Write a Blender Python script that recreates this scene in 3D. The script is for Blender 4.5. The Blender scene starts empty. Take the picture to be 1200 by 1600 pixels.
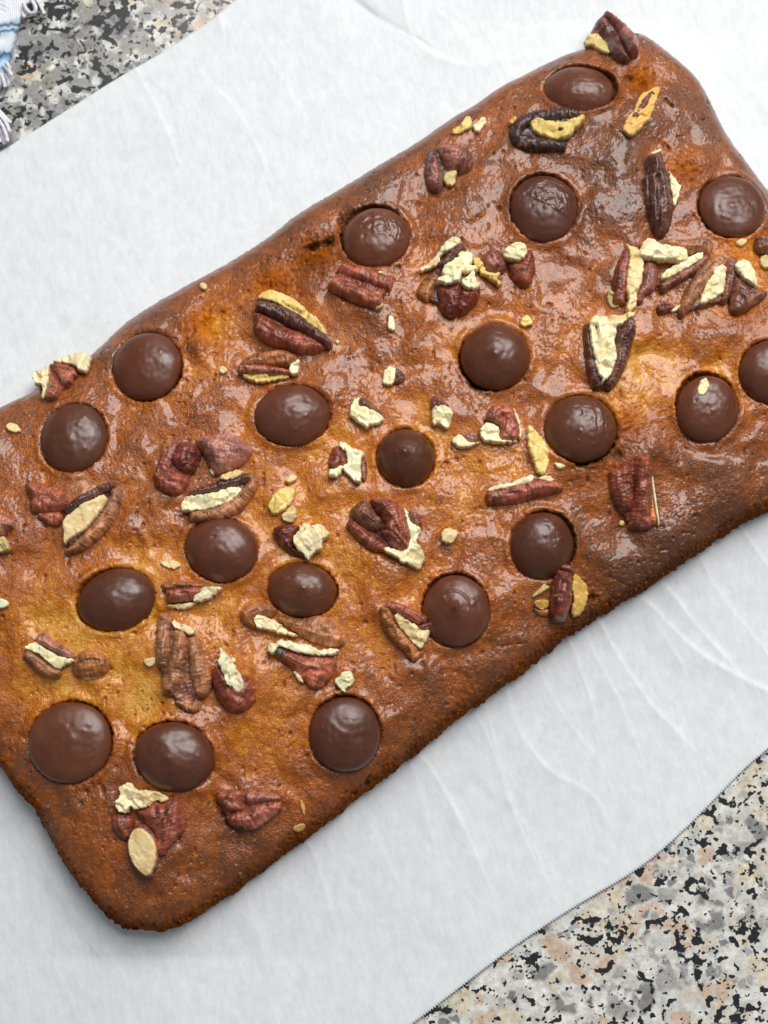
import bpy, math, random
import numpy as np
from mathutils import Vector
from mathutils.geometry import delaunay_2d_cdt

random.seed(7)
C = bpy.context.scene
COL = C.collection

# ------------------------------------------------------------------ camera, world, light, exposure
PX = 0.14e-3                       # metres per photo pixel on the top of the loaf
DIST, TILT, ZT = 0.40, math.radians(9.0), 0.0195
SENS = 36.0
LENS = SENS * DIST / (1600 * PX)
cam_d = bpy.data.cameras.new('camera')
cam = bpy.data.objects.new('camera', cam_d); COL.objects.link(cam)
CAM = np.array([0.0, -DIST * math.sin(TILT), ZT + DIST * math.cos(TILT)])
cam.location = CAM
cam.rotation_euler = (TILT, 0, 0)
cam_d.sensor_fit = 'VERTICAL'; cam_d.sensor_height = SENS; cam_d.sensor_width = SENS
cam_d.lens = LENS
cam_d.clip_start = 0.01; cam_d.clip_end = 50
cam_d.dof.use_dof = True
cam_d.dof.focus_distance = DIST - 0.003
cam_d.dof.aperture_fstop = 24
C.camera = cam

w = bpy.data.worlds.new('World'); C.world = w; w.use_nodes = True
bg = w.node_tree.nodes['Background']
bg.inputs['Color'].default_value = (0.84, 0.93, 1.0, 1); bg.inputs['Strength'].default_value = 0.175

def area_light(name, loc, aim, sx, sy, power, col):
    l = bpy.data.lights.new(name, 'AREA'); l.shape = 'RECTANGLE'; l.size = sx; l.size_y = sy
    l.energy = power; l.color = col
    o = bpy.data.objects.new(name, l); COL.objects.link(o)
    o.location = loc
    o.rotation_euler = (Vector(aim) - Vector(loc)).to_track_quat('-Z', 'Y').to_euler()
    return o
area_light('window_light', (0.23, 0.50, 0.82), (0, 0, 0.02), 0.70, 0.62, 11.3, (1.0, 0.985, 0.96))

C.view_settings.view_transform = 'Standard'; C.view_settings.look = 'None'
C.view_settings.exposure = 0.0; C.view_settings.gamma = 1.0
C.render.resolution_x = 768; C.render.resolution_y = 1024

# ------------------------------------------------------------------ numeric helpers
def ray_xy(u, v, z):
    """photo pixel -> world x, y on the height z"""
    u = np.asarray(u, float); v = np.asarray(v, float)
    a = (u - 600) * PX / DIST; b = (800 - v) * PX / DIST
    dy = b * math.cos(TILT) + math.sin(TILT)
    dz = b * math.sin(TILT) - math.cos(TILT)
    t = (z - CAM[2]) / dz
    return CAM[0] + a * t, CAM[1] + dy * t

_rng = np.random.RandomState(11)
_perm = np.concatenate([_rng.permutation(512)] * 2).astype(np.int32)
_ang = _rng.rand(512) * 2 * math.pi
_gx, _gy = np.cos(_ang).astype(np.float32), np.sin(_ang).astype(np.float32)
def noise(x, y, seed=0):
    x = np.asarray(x, np.float32) + np.float32(seed * 17.31 + 1000); y = np.asarray(y, np.float32) + np.float32(seed * 9.17 + 1000)
    xi = np.floor(x).astype(np.int32); yi = np.floor(y).astype(np.int32)
    xf = x - xi; yf = y - yi
    u = xf * xf * xf * (xf * (xf * 6 - 15) + 10); v = yf * yf * yf * (yf * (yf * 6 - 15) + 10)
    xi &= 511; yi &= 511
    def g(i, j, fx, fy):
        h = _perm[_perm[i & 511] + (j & 511)]
        return _gx[h] * fx + _gy[h] * fy
    a = g(xi, yi, xf, yf); b = g(xi + 1, yi, xf - 1, yf)
    c = g(xi, yi + 1, xf, yf - 1); d = g(xi + 1, yi + 1, xf - 1, yf - 1)
    return ((a + u * (b - a)) * (1 - v) + (c + u * (d - c)) * v) * 1.5
def fbm(x, y, o=3, seed=0, gain=0.5):
    s = 0; a = 1.0; t = 0
    for k in range(o):
        s = s + a * noise(np.asarray(x) * 2 ** k, np.asarray(y) * 2 ** k, seed + k * 3); t += a; a *= gain
    return s / t
def ridged(x, y, seed=0):
    return 1 - np.abs(noise(x, y, seed)) * 2
def sstep(a, b, x):
    t = np.clip((x - a) / (b - a), 0, 1); return t * t * (3 - 2 * t)
def seg_dist(px, py, poly, closed=False):
    """distance to a polyline"""
    P = np.asarray(poly, float); n = len(P)
    best = np.full(px.shape, 1e9)
    for i in range(n if closed else n - 1):
        ax, ay = P[i]; bx, by = P[(i + 1) % n]
        dx, dy = bx - ax, by - ay
        t = np.clip(((px - ax) * dx + (py - ay) * dy) / (dx * dx + dy * dy + 1e-20), 0, 1)
        np.minimum(best, np.hypot(px - ax - t * dx, py - ay - t * dy), out=best)
    return best
def winding(px, py, poly):
    P = np.asarray(poly, float); w_ = np.zeros(px.shape, int); n = len(P)
    for i in range(n):
        ax, ay = P[i]; bx, by = P[(i + 1) % n]
        cr = (bx - ax) * (py - ay) - (by - ay) * (px - ax)
        w_ += ((ay <= py) & (by > py) & (cr > 0)).astype(int)
        w_ -= ((ay > py) & (by <= py) & (cr < 0)).astype(int)
    return w_ != 0
def chaikin(P, it=2, closed=True):
    P = np.asarray(P, float)
    for _ in range(it):
        if closed:
            Q = np.roll(P, -1, 0); P = np.stack([P * .75 + Q * .25, P * .25 + Q * .75], 1).reshape(-1, 2)
        else:
            A, B = P[:-1], P[1:]
            P = np.concatenate([P[:1], np.stack([A * .75 + B * .25, A * .25 + B * .75], 1).reshape(-1, P.shape[1]), P[-1:]])
    return P
def resample(P, step, closed=True):
    P = np.asarray(P, float)
    if closed: P = np.concatenate([P, P[:1]])
    L = np.concatenate([[0], np.cumsum(np.hypot(*np.diff(P[:, :2], axis=0).T))])
    n = max(8, int(L[-1] / step))
    s = np.linspace(0, L[-1], n, endpoint=not closed)
    return np.stack([np.interp(s, L, P[:, k]) for k in range(P.shape[1])], 1)

# ------------------------------------------------------------------ object helpers
def tag(o, label=None, cat=None, group=None, kind=None):
    if label: o['label'] = label
    if cat: o['category'] = cat
    if group: o['group'] = group
    if kind: o['kind'] = kind
    return o
def mesh_obj(name, co, faces, mat, parent=None, loc=(0, 0, 0), smooth=True, attrs=None):
    """co: n x 3 world coordinates; faces: index array (n x 3 / n x 4) or list"""
    me = bpy.data.meshes.new(name)
    co = np.asarray(co, np.float64) - np.asarray(loc)
    F = np.asarray(faces, np.int32)
    me.vertices.add(len(co)); me.vertices.foreach_set('co', co.astype(np.float32).ravel())
    k = F.shape[1]
    me.loops.add(F.size); me.loops.foreach_set('vertex_index', F.ravel())
    me.polygons.add(len(F)); me.polygons.foreach_set('loop_start', np.arange(len(F), dtype=np.int32) * k)
    me.polygons.foreach_set('loop_total', np.full(len(F), k, np.int32))
    me.update(calc_edges=True); me.validate()
    me.polygons.foreach_set('use_smooth', np.full(len(me.polygons), smooth))
    for an, av in (attrs or {}).items():
        at = me.attributes.new(an, 'FLOAT', 'POINT'); at.data.foreach_set('value', np.asarray(av, np.float32))
    me.materials.append(mat)
    o = bpy.data.objects.new(name, me); COL.objects.link(o)
    if parent is None: o.location = loc
    else: o.parent = parent
    return o
def empty(name, loc):
    o = bpy.data.objects.new(name, None); COL.objects.link(o); o.location = loc; o.empty_display_size = 0.005
    return o

# ------------------------------------------------------------------ materials
def new_mat(name):
    m = bpy.data.materials.new(name); m.use_nodes = True
    nt = m.node_tree; b = nt.nodes['Principled BSDF']
    def N(t, **kw):
        n = nt.nodes.new(t)
        for k, v in kw.items():
            if k.startswith('_'): n.inputs[k[1:]].default_value = v
            else: setattr(n, k, v)
        return n
    def L(a, b_): nt.links.new(a, b_)
    return m, nt, b, N, L
def ramp(n, stops, interp='LINEAR'):
    cr = n.color_ramp; cr.interpolation = interp
    while len(cr.elements) > 1: cr.elements.remove(cr.elements[-1])
    for i, (p, c) in enumerate(stops):
        e = cr.elements[0] if i == 0 else cr.elements.new(p)
        e.position = p; e.color = c if len(c) == 4 else (*c, 1)
def mixc(N, L, fac, a, b, blend='MIX'):
    n = N('ShaderNodeMix', data_type='RGBA', blend_type=blend)
    for s, v in ((0, fac), (6, a), (7, b)):
        if hasattr(v, 'links'): L(v, n.inputs[s])
        else: n.inputs[s].default_value = v if s == 0 else (*v, 1)
    return n.outputs[2]
def mth(N, L, op, a, b=None, c=None, clamp=False):
    n = N('ShaderNodeMath', operation=op, use_clamp=clamp)
    for i, v in enumerate((a, b, c)):
        if v is None: continue
        if hasattr(v, 'links'): L(v, n.inputs[i])
        else: n.inputs[i].default_value = v
    return n.outputs[0]
def maprange(N, L, v, a, b, c, d):
    n = N('ShaderNodeMapRange'); L(v, n.inputs[0])
    for i, x in enumerate((a, b, c, d)): n.inputs[i + 1].default_value = x
    return n.outputs[0]
def coords(N, L, scale=(1, 1, 1), rot=(0, 0, 0), loc=(0, 0, 0)):
    t = N('ShaderNodeTexCoord'); m = N('ShaderNodeMapping')
    m.inputs['Scale'].default_value = scale; m.inputs['Rotation'].default_value = rot; m.inputs['Location'].default_value = loc
    L(t.outputs['Object'], m.inputs['Vector']); return m.outputs[0]
def tnoise(N, L, vec, scale, detail=3, rough=0.5, dist=0.0):
    n = N('ShaderNodeTexNoise', _Scale=scale, _Detail=detail, _Roughness=rough, _Distortion=dist); L(vec, n.inputs['Vector'])
    return n.outputs['Fac']
def bump(N, L, h, strength, dist, normal=None):
    n = N('ShaderNodeBump', _Strength=strength, _Distance=dist); L(h, n.inputs['Height'])
    if normal is not None: L(normal, n.inputs['Normal'])
    return n.outputs[0]

def mat_granite():
    m, nt, b, N, L = new_mat('granite')
    def layer(off, scale, lo, hi, detail=2, dist=0.6, rough=0.5):
        return maprange(N, L, tnoise(N, L, coords(N, L, loc=(off, off * 1.7 + 0.13, 0)), scale, detail, rough, dist), lo, hi, 0.0, 1.0)
    v0 = coords(N, L)
    dn = N('ShaderNodeTexNoise', _Scale=520, _Detail=2, _Roughness=0.5); L(v0, dn.inputs['Vector'])
    vm = N('ShaderNodeVectorMath', operation='MULTIPLY_ADD'); L(dn.outputs['Color'], vm.inputs[0])
    vm.inputs[1].default_value = (0.0019, 0.0019, 0.0); L(v0, vm.inputs[2]); v = vm.outputs[0]
    def cells(scale, soft):
        n = N('ShaderNodeTexVoronoi', _Scale=scale, voronoi_dimensions='2D'); L(v, n.inputs['Vector'])
        e = N('ShaderNodeTexVoronoi', _Scale=scale, voronoi_dimensions='2D', feature='DISTANCE_TO_EDGE'); L(v, e.inputs['Vector'])
        q = N('ShaderNodeSeparateColor'); L(n.outputs['Color'], q.inputs[0])
        return q.outputs[0], q.outputs[1], maprange(N, L, e.outputs['Distance'], 0.0, soft, 0.0, 1.0)
    ca, ca2, ea = cells(185, 0.16)
    ra = N('ShaderNodeValToRGB'); L(ca, ra.inputs[0])
    ramp(ra, [(0, (0.64, 0.48, 0.36)), (0.20, (0.70, 0.61, 0.45)), (0.40, (0.77, 0.75, 0.69)), (0.55, (0.27, 0.265, 0.255)), (0.70, (0.66, 0.60, 0.50)), (0.80, (0.60, 0.595, 0.57)), (0.92, (0.42, 0.405, 0.38))], 'CONSTANT')
    cb, cb2, eb = cells(470, 0.2)
    rb = N('ShaderNodeValToRGB'); L(cb, rb.inputs[0])
    ramp(rb, [(0, (0.72, 0.71, 0.66)), (0.34, (0.42, 0.41, 0.39)), (0.52, (0.66, 0.62, 0.54)), (0.76, (0.24, 0.235, 0.23)), (0.86, (0.75, 0.74, 0.71))], 'CONSTANT')
    A_ = mixc(N, L, ea, (0.68, 0.66, 0.60), ra.outputs[0]); B_ = mixc(N, L, eb, (0.66, 0.65, 0.61), rb.outputs[0])
    c = mixc(N, L, layer(0.1, 150, 0.50, 0.55, 3, 0.2), A_, B_)
    tone = tnoise(N, L, v0, 340, 3, 0.6)
    c = mixc(N, L, 1.0, c, maprange_col(N, L, tone, 0.80, 1.24), 'MULTIPLY')
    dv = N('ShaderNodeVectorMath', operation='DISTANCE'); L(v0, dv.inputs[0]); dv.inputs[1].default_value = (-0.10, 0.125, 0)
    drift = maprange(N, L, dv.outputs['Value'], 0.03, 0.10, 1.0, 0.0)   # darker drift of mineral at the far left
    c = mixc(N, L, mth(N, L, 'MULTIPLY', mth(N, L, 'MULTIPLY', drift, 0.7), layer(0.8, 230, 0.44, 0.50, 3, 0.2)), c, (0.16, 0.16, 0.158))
    # black biotite flecks, gathered in clusters
    def flecks(off, scale, base, spread, soft):
        cl = tnoise(N, L, coords(N, L, loc=(off * 0.7 + 0.31, off, 0)), 120, 2, 0.5, 0.5)
        lf = tnoise(N, L, coords(N, L, loc=(0.035, 0.01, 0)), 9, 1, 0.5)
        t = mth(N, L, 'SUBTRACT', base, mth(N, L, 'MULTIPLY', maprange(N, L, cl, 0.38, 0.66, 0.0, 1.0), spread))
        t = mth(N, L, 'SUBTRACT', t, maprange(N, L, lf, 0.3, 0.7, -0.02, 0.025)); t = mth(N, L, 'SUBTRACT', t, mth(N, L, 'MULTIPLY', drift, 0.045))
        n = tnoise(N, L, coords(N, L, loc=(off, 0.4 - off, 0)), scale, 2, 0.5, 0.0)
        return mth(N, L, 'DIVIDE', mth(N, L, 'SUBTRACT', n, t), soft, clamp=True)
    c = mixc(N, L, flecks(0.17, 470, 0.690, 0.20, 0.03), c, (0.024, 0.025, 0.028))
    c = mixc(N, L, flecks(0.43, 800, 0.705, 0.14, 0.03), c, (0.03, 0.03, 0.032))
    fine = tnoise(N, L, coords(N, L), 1000, 4, 0.65)
    c = mixc(N, L, 1.0, c, maprange_col(N, L, fine, 0.80, 1.16), 'MULTIPLY')
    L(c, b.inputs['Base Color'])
    b.inputs['Roughness'].default_value = 0.2
    L(bump(N, L, fine, 0.15, 0.0001), b.inputs['Normal'])
    return m
def maprange_col(N, L, v, lo, hi):
    o = maprange(N, L, v, 0.3, 0.7, lo, hi)
    n = N('ShaderNodeCombineColor'); [L(o, n.inputs[i]) for i in range(3)]
    return n.outputs[0]
def mat_paper():
    m, nt, b, N, L = new_mat('parchment')
    def turned(sy, ang):
        mp = N('ShaderNodeMapping'); mp.inputs['Scale'].default_value = (1, sy, 1); L(coords(N, L, rot=(0, 0, math.radians(ang))), mp.inputs['Vector']); return mp.outputs[0]
    f1 = tnoise(N, L, turned(0.30, -12), 1000, 4, 0.65, 0.2)
    f2 = tnoise(N, L, coords(N, L), 330, 4, 0.6)
    f3 = tnoise(N, L, turned(0.40, -16), 520, 4, 0.7, 0.3)
    h = mth(N, L, 'ADD', mth(N, L, 'ADD', f1, f2), f3)
    r = N('ShaderNodeValToRGB'); L(mth(N, L, 'DIVIDE', h, 3.0), r.inputs[0])
    ramp(r, [(0.40, (0.74, 0.762, 0.78)), (0.5, (0.79, 0.81, 0.828)), (0.60, (0.84, 0.858, 0.873))])
    L(r.outputs[0], b.inputs['Base Color'])
    b.inputs['Roughness'].default_value = 0.5
    b.inputs['Specular IOR Level'].default_value = 0.10
    L(bump(N, L, h, 0.3, 0.00022), b.inputs['Normal'])
    b.inputs['Transmission Weight'].default_value = 0.0
    return m
def mat_loaf():
    m, nt, b, N, L = new_mat('baked_crust')
    at = N('ShaderNodeAttribute', attribute_name='bake_shade'); cr = N('ShaderNodeAttribute', attribute_name='crumb')
    v = coords(N, L)
    n1 = tnoise(N, L, v, 150, 5, 0.62, 0.5); n2 = tnoise(N, L, v, 700, 4, 0.6); n3 = tnoise(N, L, v, 60, 3, 0.5, 0.4)
    k = mth(N, L, 'ADD', at.outputs['Fac'], mth(N, L, 'MULTIPLY', mth(N, L, 'SUBTRACT', n1, 0.5), 0.38))
    k = mth(N, L, 'ADD', k, mth(N, L, 'MULTIPLY', mth(N, L, 'SUBTRACT', n2, 0.5), 0.9))
    k = mth(N, L, 'ADD', k, mth(N, L, 'MULTIPLY', mth(N, L, 'SUBTRACT', n3, 0.5), 0.26))
    r = N('ShaderNodeValToRGB'); L(k, r.inputs[0])
    ramp(r, [(0.0, (0.74, 0.35, 0.045)), (0.15, (0.64, 0.215, 0.002)), (0.33, (0.50, 0.132, 0.001)), (0.55, (0.325, 0.074, 0.001)), (0.78, (0.190, 0.049, 0.004)), (1.0, (0.120, 0.034, 0.008))])
    c = r.outputs[0]
    # pale flecks of batter and dark flecks of spice
    vo = N('ShaderNodeTexVoronoi', _Scale=420); L(v, vo.inputs['Vector'])
    fl = mth(N, L, 'MULTIPLY', mth(N, L, 'LESS_THAN', vo.outputs['Distance'], 0.16), mth(N, L, 'GREATER_THAN', n1, 0.54))
    c = mixc(N, L, mth(N, L, 'MULTIPLY', fl, 0.55), c, (0.50, 0.27, 0.07))
    vd = N('ShaderNodeTexVoronoi', _Scale=300); L(coords(N, L, loc=(0.4, 0.2, 0.1)), vd.inputs['Vector'])
    fd = mth(N, L, 'MULTIPLY', mth(N, L, 'LESS_THAN', vd.outputs['Distance'], 0.10), mth(N, L, 'GREATER_THAN', n3, 0.5))
    c = mixc(N, L, mth(N, L, 'MULTIPLY', fd, 0.7), c, (0.05, 0.017, 0.009))
    L(c, b.inputs['Base Color'])
    # greasy skin: uneven gloss; bare crumb stays matt
    g = tnoise(N, L, coords(N, L, loc=(0.2, 0.5, 0)), 95, 4, 0.6, 0.3)
    ro = maprange(N, L, g, 0.32, 0.68, 0.22, 0.40)
    ro = mth(N, L, 'ADD', ro, mth(N, L, 'MULTIPLY', cr.outputs['Fac'], 0.6), clamp=True)
    L(ro, b.inputs['Roughness'])
    L(maprange(N, L, cr.outputs['Fac'], 0, 1, 0.62, 0.08), b.inputs['Specular IOR Level'])
    L(maprange(N, L, cr.outputs['Fac'], 0, 0.6, 0.60, 0.0), b.inputs['Coat Weight']); b.inputs['Coat Roughness'].default_value = 0.14
    s1 = tnoise(N, L, coords(N, L, scale=(1, 0.55, 1), rot=(0, 0, math.radians(35))), 900, 4, 0.66, 0.8)
    s2 = tnoise(N, L, v, 2100, 2, 0.6, 0.3)
    vb = N('ShaderNodeTexVoronoi', _Scale=900, feature='SMOOTH_F1'); L(v, vb.inputs['Vector'])
    h = mth(N, L, 'ADD', s1, mth(N, L, 'MULTIPLY', s2, 0.7))
    h = mth(N, L, 'ADD', h, mth(N, L, 'MULTIPLY', vb.outputs['Distance'], mth(N, L, 'ADD', mth(N, L, 'MULTIPLY', cr.outputs['Fac'], 0.8), 0.25)))
    L(bump(N, L, h, 1.0, 0.00034), b.inputs['Normal'])
    return m
def mat_choc():
    m, nt, b, N, L = new_mat('dark_chocolate')
    oi = N('ShaderNodeObjectInfo'); v = coords(N, L)
    n1 = tnoise(N, L, v, 130, 4, 0.6, 0.4); n2 = tnoise(N, L, v, 900, 3, 0.6)
    r = N('ShaderNodeValToRGB'); L(n1, r.inputs[0])
    ramp(r, [(0.3, (0.098, 0.0270, 0.0110)), (0.55, (0.122, 0.034, 0.0140)), (0.75, (0.150, 0.048, 0.0245))])
    c = mixc(N, L, 1.0, r.outputs[0], oi.outputs['Color'], 'MULTIPLY')
    L(c, b.inputs['Base Color'])
    L(maprange(N, L, n1, 0.3, 0.7, 0.30, 0.44), b.inputs['Roughness'])
    b.inputs['Specular IOR Level'].default_value = 0.7
    sc = tnoise(N, L, coords(N, L, scale=(1, 0.18, 1), rot=(0, 0, 0.5)), 500, 2, 0.5)
    h = mth(N, L, 'ADD', n2, mth(N, L, 'MULTIPLY', sc, 0.6))
    L(bump(N, L, h, 0.22, 0.00018), b.inputs['Normal'])
    return m
def mat_skin():
    m, nt, b, N, L = new_mat('pecan_skin')
    oi = N('ShaderNodeObjectInfo'); v = coords(N, L); at = N('ShaderNodeAttribute', attribute_name='tone'); ed = N('ShaderNodeAttribute', attribute_name='rim')
    n1 = tnoise(N, L, v, 260, 5, 0.65, 0.8); n2 = tnoise(N, L, v, 900, 4, 0.7); n3 = tnoise(N, L, v, 110, 2, 0.5)
    c = mixc(N, L, 1.0, oi.outputs['Color'], maprange_col(N, L, n1, 0.62, 1.42), 'MULTIPLY')
    c = mixc(N, L, 1.0, c, maprange_col(N, L, n3, 0.75, 1.3), 'MULTIPLY')
    pale = mixc(N, L, 0.6, oi.outputs['Color'], (0.52, 0.30, 0.20))
    c = mixc(N, L, maprange(N, L, n2, 0.56, 0.72, 0.0, 0.6), c, pale)
    c = mixc(N, L, maprange(N, L, at.outputs['Fac'], 1.25, 1.75, 0.0, 0.45), c, pale)
    tn = N('ShaderNodeCombineColor'); [L(at.outputs['Fac'], tn.inputs[i]) for i in range(3)]
    c = mixc(N, L, 1.0, c, tn.outputs[0], 'MULTIPLY')
    c = mixc(N, L, mth(N, L, 'MULTIPLY', ed.outputs['Fac'], maprange(N, L, n2, 0.42, 0.6, 0.0, 0.8)), c, (0.62, 0.38, 0.16))
    L(c, b.inputs['Base Color'])
    b.inputs['Coat Weight'].default_value = 0.2; b.inputs['Coat Roughness'].default_value = 0.3
    L(maprange(N, L, n1, 0.3, 0.7, 0.28, 0.48), b.inputs['Roughness'])
    h = mth(N, L, 'ADD', mth(N, L, 'MULTIPLY', n1, 0.6), mth(N, L, 'MULTIPLY', n2, 0.5)); h = mth(N, L, 'ADD', h, mth(N, L, 'MULTIPLY', at.outputs['Fac'], 0.9))
    L(bump(N, L, h, 0.7, 0.00028), b.inputs['Normal'])
    return m
def mat_kernel():
    m, nt, b, N, L = new_mat('pecan_kernel')
    oi = N('ShaderNodeObjectInfo'); v = coords(N, L)
    n1 = tnoise(N, L, v, 330, 4, 0.65, 0.5); n2 = tnoise(N, L, v, 1100, 3, 0.6)
    r = N('ShaderNodeValToRGB'); L(n1, r.inputs[0])
    ramp(r, [(0.22, (0.66, 0.40, 0.15)), (0.36, (0.93, 0.82, 0.58)), (0.5, (1.0, 0.98, 0.90)), (0.70, (1.0, 0.93, 0.75))])
    c = mixc(N, L, 1.0, oi.outputs['Color'], r.outputs[0], 'MULTIPLY')
    n3 = tnoise(N, L, v, 140, 2, 0.5, 0.4)
    c = mixc(N, L, mth(N, L, 'MULTIPLY', maprange(N, L, n3, 0.5, 0.68, 0.0, 1.0), 0.6), c, (0.66, 0.40, 0.13))
    ed = N('ShaderNodeAttribute', attribute_name='rim')
    c = mixc(N, L, mth(N, L, 'MULTIPLY', ed.outputs['Fac'], maprange(N, L, n2, 0.40, 0.66, 0.0, 0.75)), c, (0.40, 0.17, 0.05))
    L(c, b.inputs['Base Color'])
    b.inputs['Roughness'].default_value = 0.4
    b.inputs['Subsurface Weight'].default_value = 0.25; b.inputs['Subsurface Radius'].default_value = (0.0014, 0.0008, 0.0004); b.inputs['Subsurface Scale'].default_value = 1.0
    h = mth(N, L, 'ADD', n1, mth(N, L, 'MULTIPLY', n2, 0.5))
    L(bump(N, L, h, 0.35, 0.0002), b.inputs['Normal'])
    return m
def mat_towel():
    m, nt, b, N, L = new_mat('woven_cotton')
    at = N('ShaderNodeAttribute', attribute_name='stripe')
    v = coords(N, L); nz = tnoise(N, L, coords(N, L, scale=(1, 0.25, 1), rot=(0, 0, 0.5)), 900, 3, 0.6)
    k = mth(N, L, 'ADD', at.outputs['Fac'], mth(N, L, 'MULTIPLY', mth(N, L, 'SUBTRACT', nz, 0.5), 0.11))
    r = N('ShaderNodeValToRGB'); L(k, r.inputs[0])
    W, LB, MB, DB = (0.84, 0.86, 0.90), (0.62, 0.74, 0.87), (0.22, 0.42, 0.64), (0.04, 0.10, 0.20)
    ramp(r, [(0, W), (0.20, W), (0.23, LB), (0.27, DB), (0.31, LB), (0.35, DB), (0.38, LB), (0.43, W), (0.56, LB), (0.61, DB), (0.66, MB), (0.72, LB), (0.78, MB), (0.86, W), (1, W)])
    L(r.outputs[0], b.inputs['Base Color']); b.inputs['Roughness'].default_value = 0.9
    wv = N('ShaderNodeTexWave', _Scale=700, _Distortion=2.0); L(v, wv.inputs['Vector'])
    L(bump(N, L, wv.outputs['Fac'], 0.5, 0.0003), b.inputs['Normal'])
    return m
def mat_plain(name, col, rough):
    m, nt, b, N, L = new_mat(name)
    n = tnoise(N, L, coords(N, L), 800, 3, 0.6)
    L(mixc(N, L, 1.0, col, maprange_col(N, L, n, 0.8, 1.15), 'MULTIPLY'), b.inputs['Base Color']); b.inputs['Roughness'].default_value = rough
    return m
M_GRAN, M_PAPER, M_LOAF, M_CHOC, M_SKIN, M_KERN, M_TOWEL = mat_granite(), mat_paper(), mat_loaf(), mat_choc(), mat_skin(), mat_kernel(), mat_towel()
M_YARN = mat_plain('cotton_yarn', (0.80, 0.79, 0.85), 0.9)

# ------------------------------------------------------------------ granite worktop
xs = np.linspace(-0.30, 0.30, 25); ys = np.linspace(-0.34, 0.34, 29)
X, Y = np.meshgrid(xs, ys)
co = np.stack([X.ravel(), Y.ravel(), np.zeros(X.size)], 1); n0 = len(co)
co = np.concatenate([co, co + (0, 0, -0.03)])
def grid_faces(nx, ny):
    i = np.arange(ny - 1)[:, None] * nx + np.arange(nx - 1)[None]
    return np.stack([i, i + 1, i + nx + 1, i + nx], -1).reshape(-1, 4)
F = grid_faces(25, 29)
nx, ny = 25, 29
per = np.concatenate([np.arange(nx), np.arange(1, ny) * nx + nx - 1, (ny - 1) * nx + np.arange(nx - 2, -1, -1), np.arange(ny - 2, 0, -1) * nx])
q = np.roll(per, -1)
F = np.concatenate([F, F[:, ::-1] + n0, np.stack([per, per + n0, q + n0, q], 1)])
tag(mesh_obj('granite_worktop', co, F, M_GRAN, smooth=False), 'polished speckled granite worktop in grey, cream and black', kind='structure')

# ------------------------------------------------------------------ loaf outline and height field
OUT = [(-62, 668), (-30, 647), (0, 631), (50, 608), (100, 578), (150, 543), (185, 506), (230, 475), (300, 437), (370, 398), (430, 358), (470, 325), (540, 285),
       (600, 248), (650, 219), (700, 182), (740, 160), (780, 130), (815, 112), (850, 95), (900, 73), (945, 62), (975, 47), (990, 43), (1012, 48), (1030, 62), (1060, 85),
       (1087, 107), (1107, 137), (1118, 163), (1134, 197), (1153, 226), (1174, 253), (1198, 287), (1280, 375), (1370, 470), (1425, 540), (1432, 590), (1400, 640),
       (1300, 730), (1240, 775), (1197, 800), (1160, 817), (1122, 842), (1087, 867), (1050, 892), (1013, 917), (970, 943), (935, 963), (910, 977), (905, 985), (880, 999), (837, 1034), (800, 1062),
       (753, 1097), (717, 1120), (683, 1150), (640, 1184), (620, 1200), (597, 1220), (560, 1243), (520, 1280), (483, 1307), (450, 1330), (400, 1368), (360, 1400),
       (320, 1423), (287, 1447), (260, 1456), (233, 1457), (197, 1450), (173, 1440), (147, 1413), (117, 1380), (93, 1343), (73, 1307), (53, 1267), (30, 1243), (3, 1207),
       (-80, 1090), (-160, 970), (-225, 870), (-238, 810), (-215, 765), (-150, 722)]
ZRIM = 0.0110
ow = np.array(OUT, float)
ox, oy = ray_xy(ow[:, 0], ow[:, 1], ZRIM + 0.001)
OUTW = chaikin(np.stack([ox, oy], 1), 1)
OUTW = resample(OUTW, 0.0018)

GS = 0.00016                                             # raster step
GX0, GX1, GY0, GY1 = OUTW[:, 0].min() - .006, OUTW[:, 0].max() + .006, OUTW[:, 1].min() - .006, OUTW[:, 1].max() + .006
GNX, GNY = int((GX1 - GX0) / GS) + 1, int((GY1 - GY0) / GS) + 1
def bilin(Z, x, y, s=GS):
    fx = np.clip((np.asarray(x) - GX0) / s, 0, Z.shape[1] - 1.001); fy = np.clip((np.asarray(y) - GY0) / s, 0, Z.shape[0] - 1.001)
    i = fx.astype(int); j = fy.astype(int); fx = fx - i; fy = fy - j
    return (Z[j, i] * (1 - fx) + Z[j, i + 1] * fx) * (1 - fy) + (Z[j + 1, i] * (1 - fx) + Z[j + 1, i + 1] * fx) * fy
# signed distance on a coarse raster
CS = GS * 5
cx = GX0 + np.arange(int(GNX / 5) + 2) * CS; cy = GY0 + np.arange(int(GNY / 5) + 2) * CS
CXX, CYY = np.meshgrid(cx, cy)
sd = seg_dist(CXX, CYY, OUTW, True); sd[~winding(CXX, CYY, OUTW)] *= -1
gyy, gxx = np.gradient(sd, CS); gl = np.hypot(gxx, gyy) + 1e-9
low_c = np.clip(gyy / gl, 0, 1) * 1.0                     # inward normal points up -> lower sides
GX = (GX0 + np.arange(GNX) * GS)[None, :].repeat(GNY, 0).astype(np.float32); GY = (GY0 + np.arange(GNY) * GS)[:, None].repeat(GNX, 1).astype(np.float32)
Dm = bilin(sd, GX, GY, CS); LOW = sstep(0.2, 0.7, bilin(low_c, GX, GY, CS))
dpos = np.clip(Dm, 0, None)
mm = 0.001
zone = np.exp(-(dpos / (4.5 * mm)))
Zb = ZRIM + 7.0 * mm * (1 - np.exp(-dpos / (20 * mm))) + 2.1 * mm * (1 - (1 - LOW) * np.exp(-dpos / (3.0 * mm)))
u0, v0 = GX * 1000, GY * 1000                            # millimetres
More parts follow.
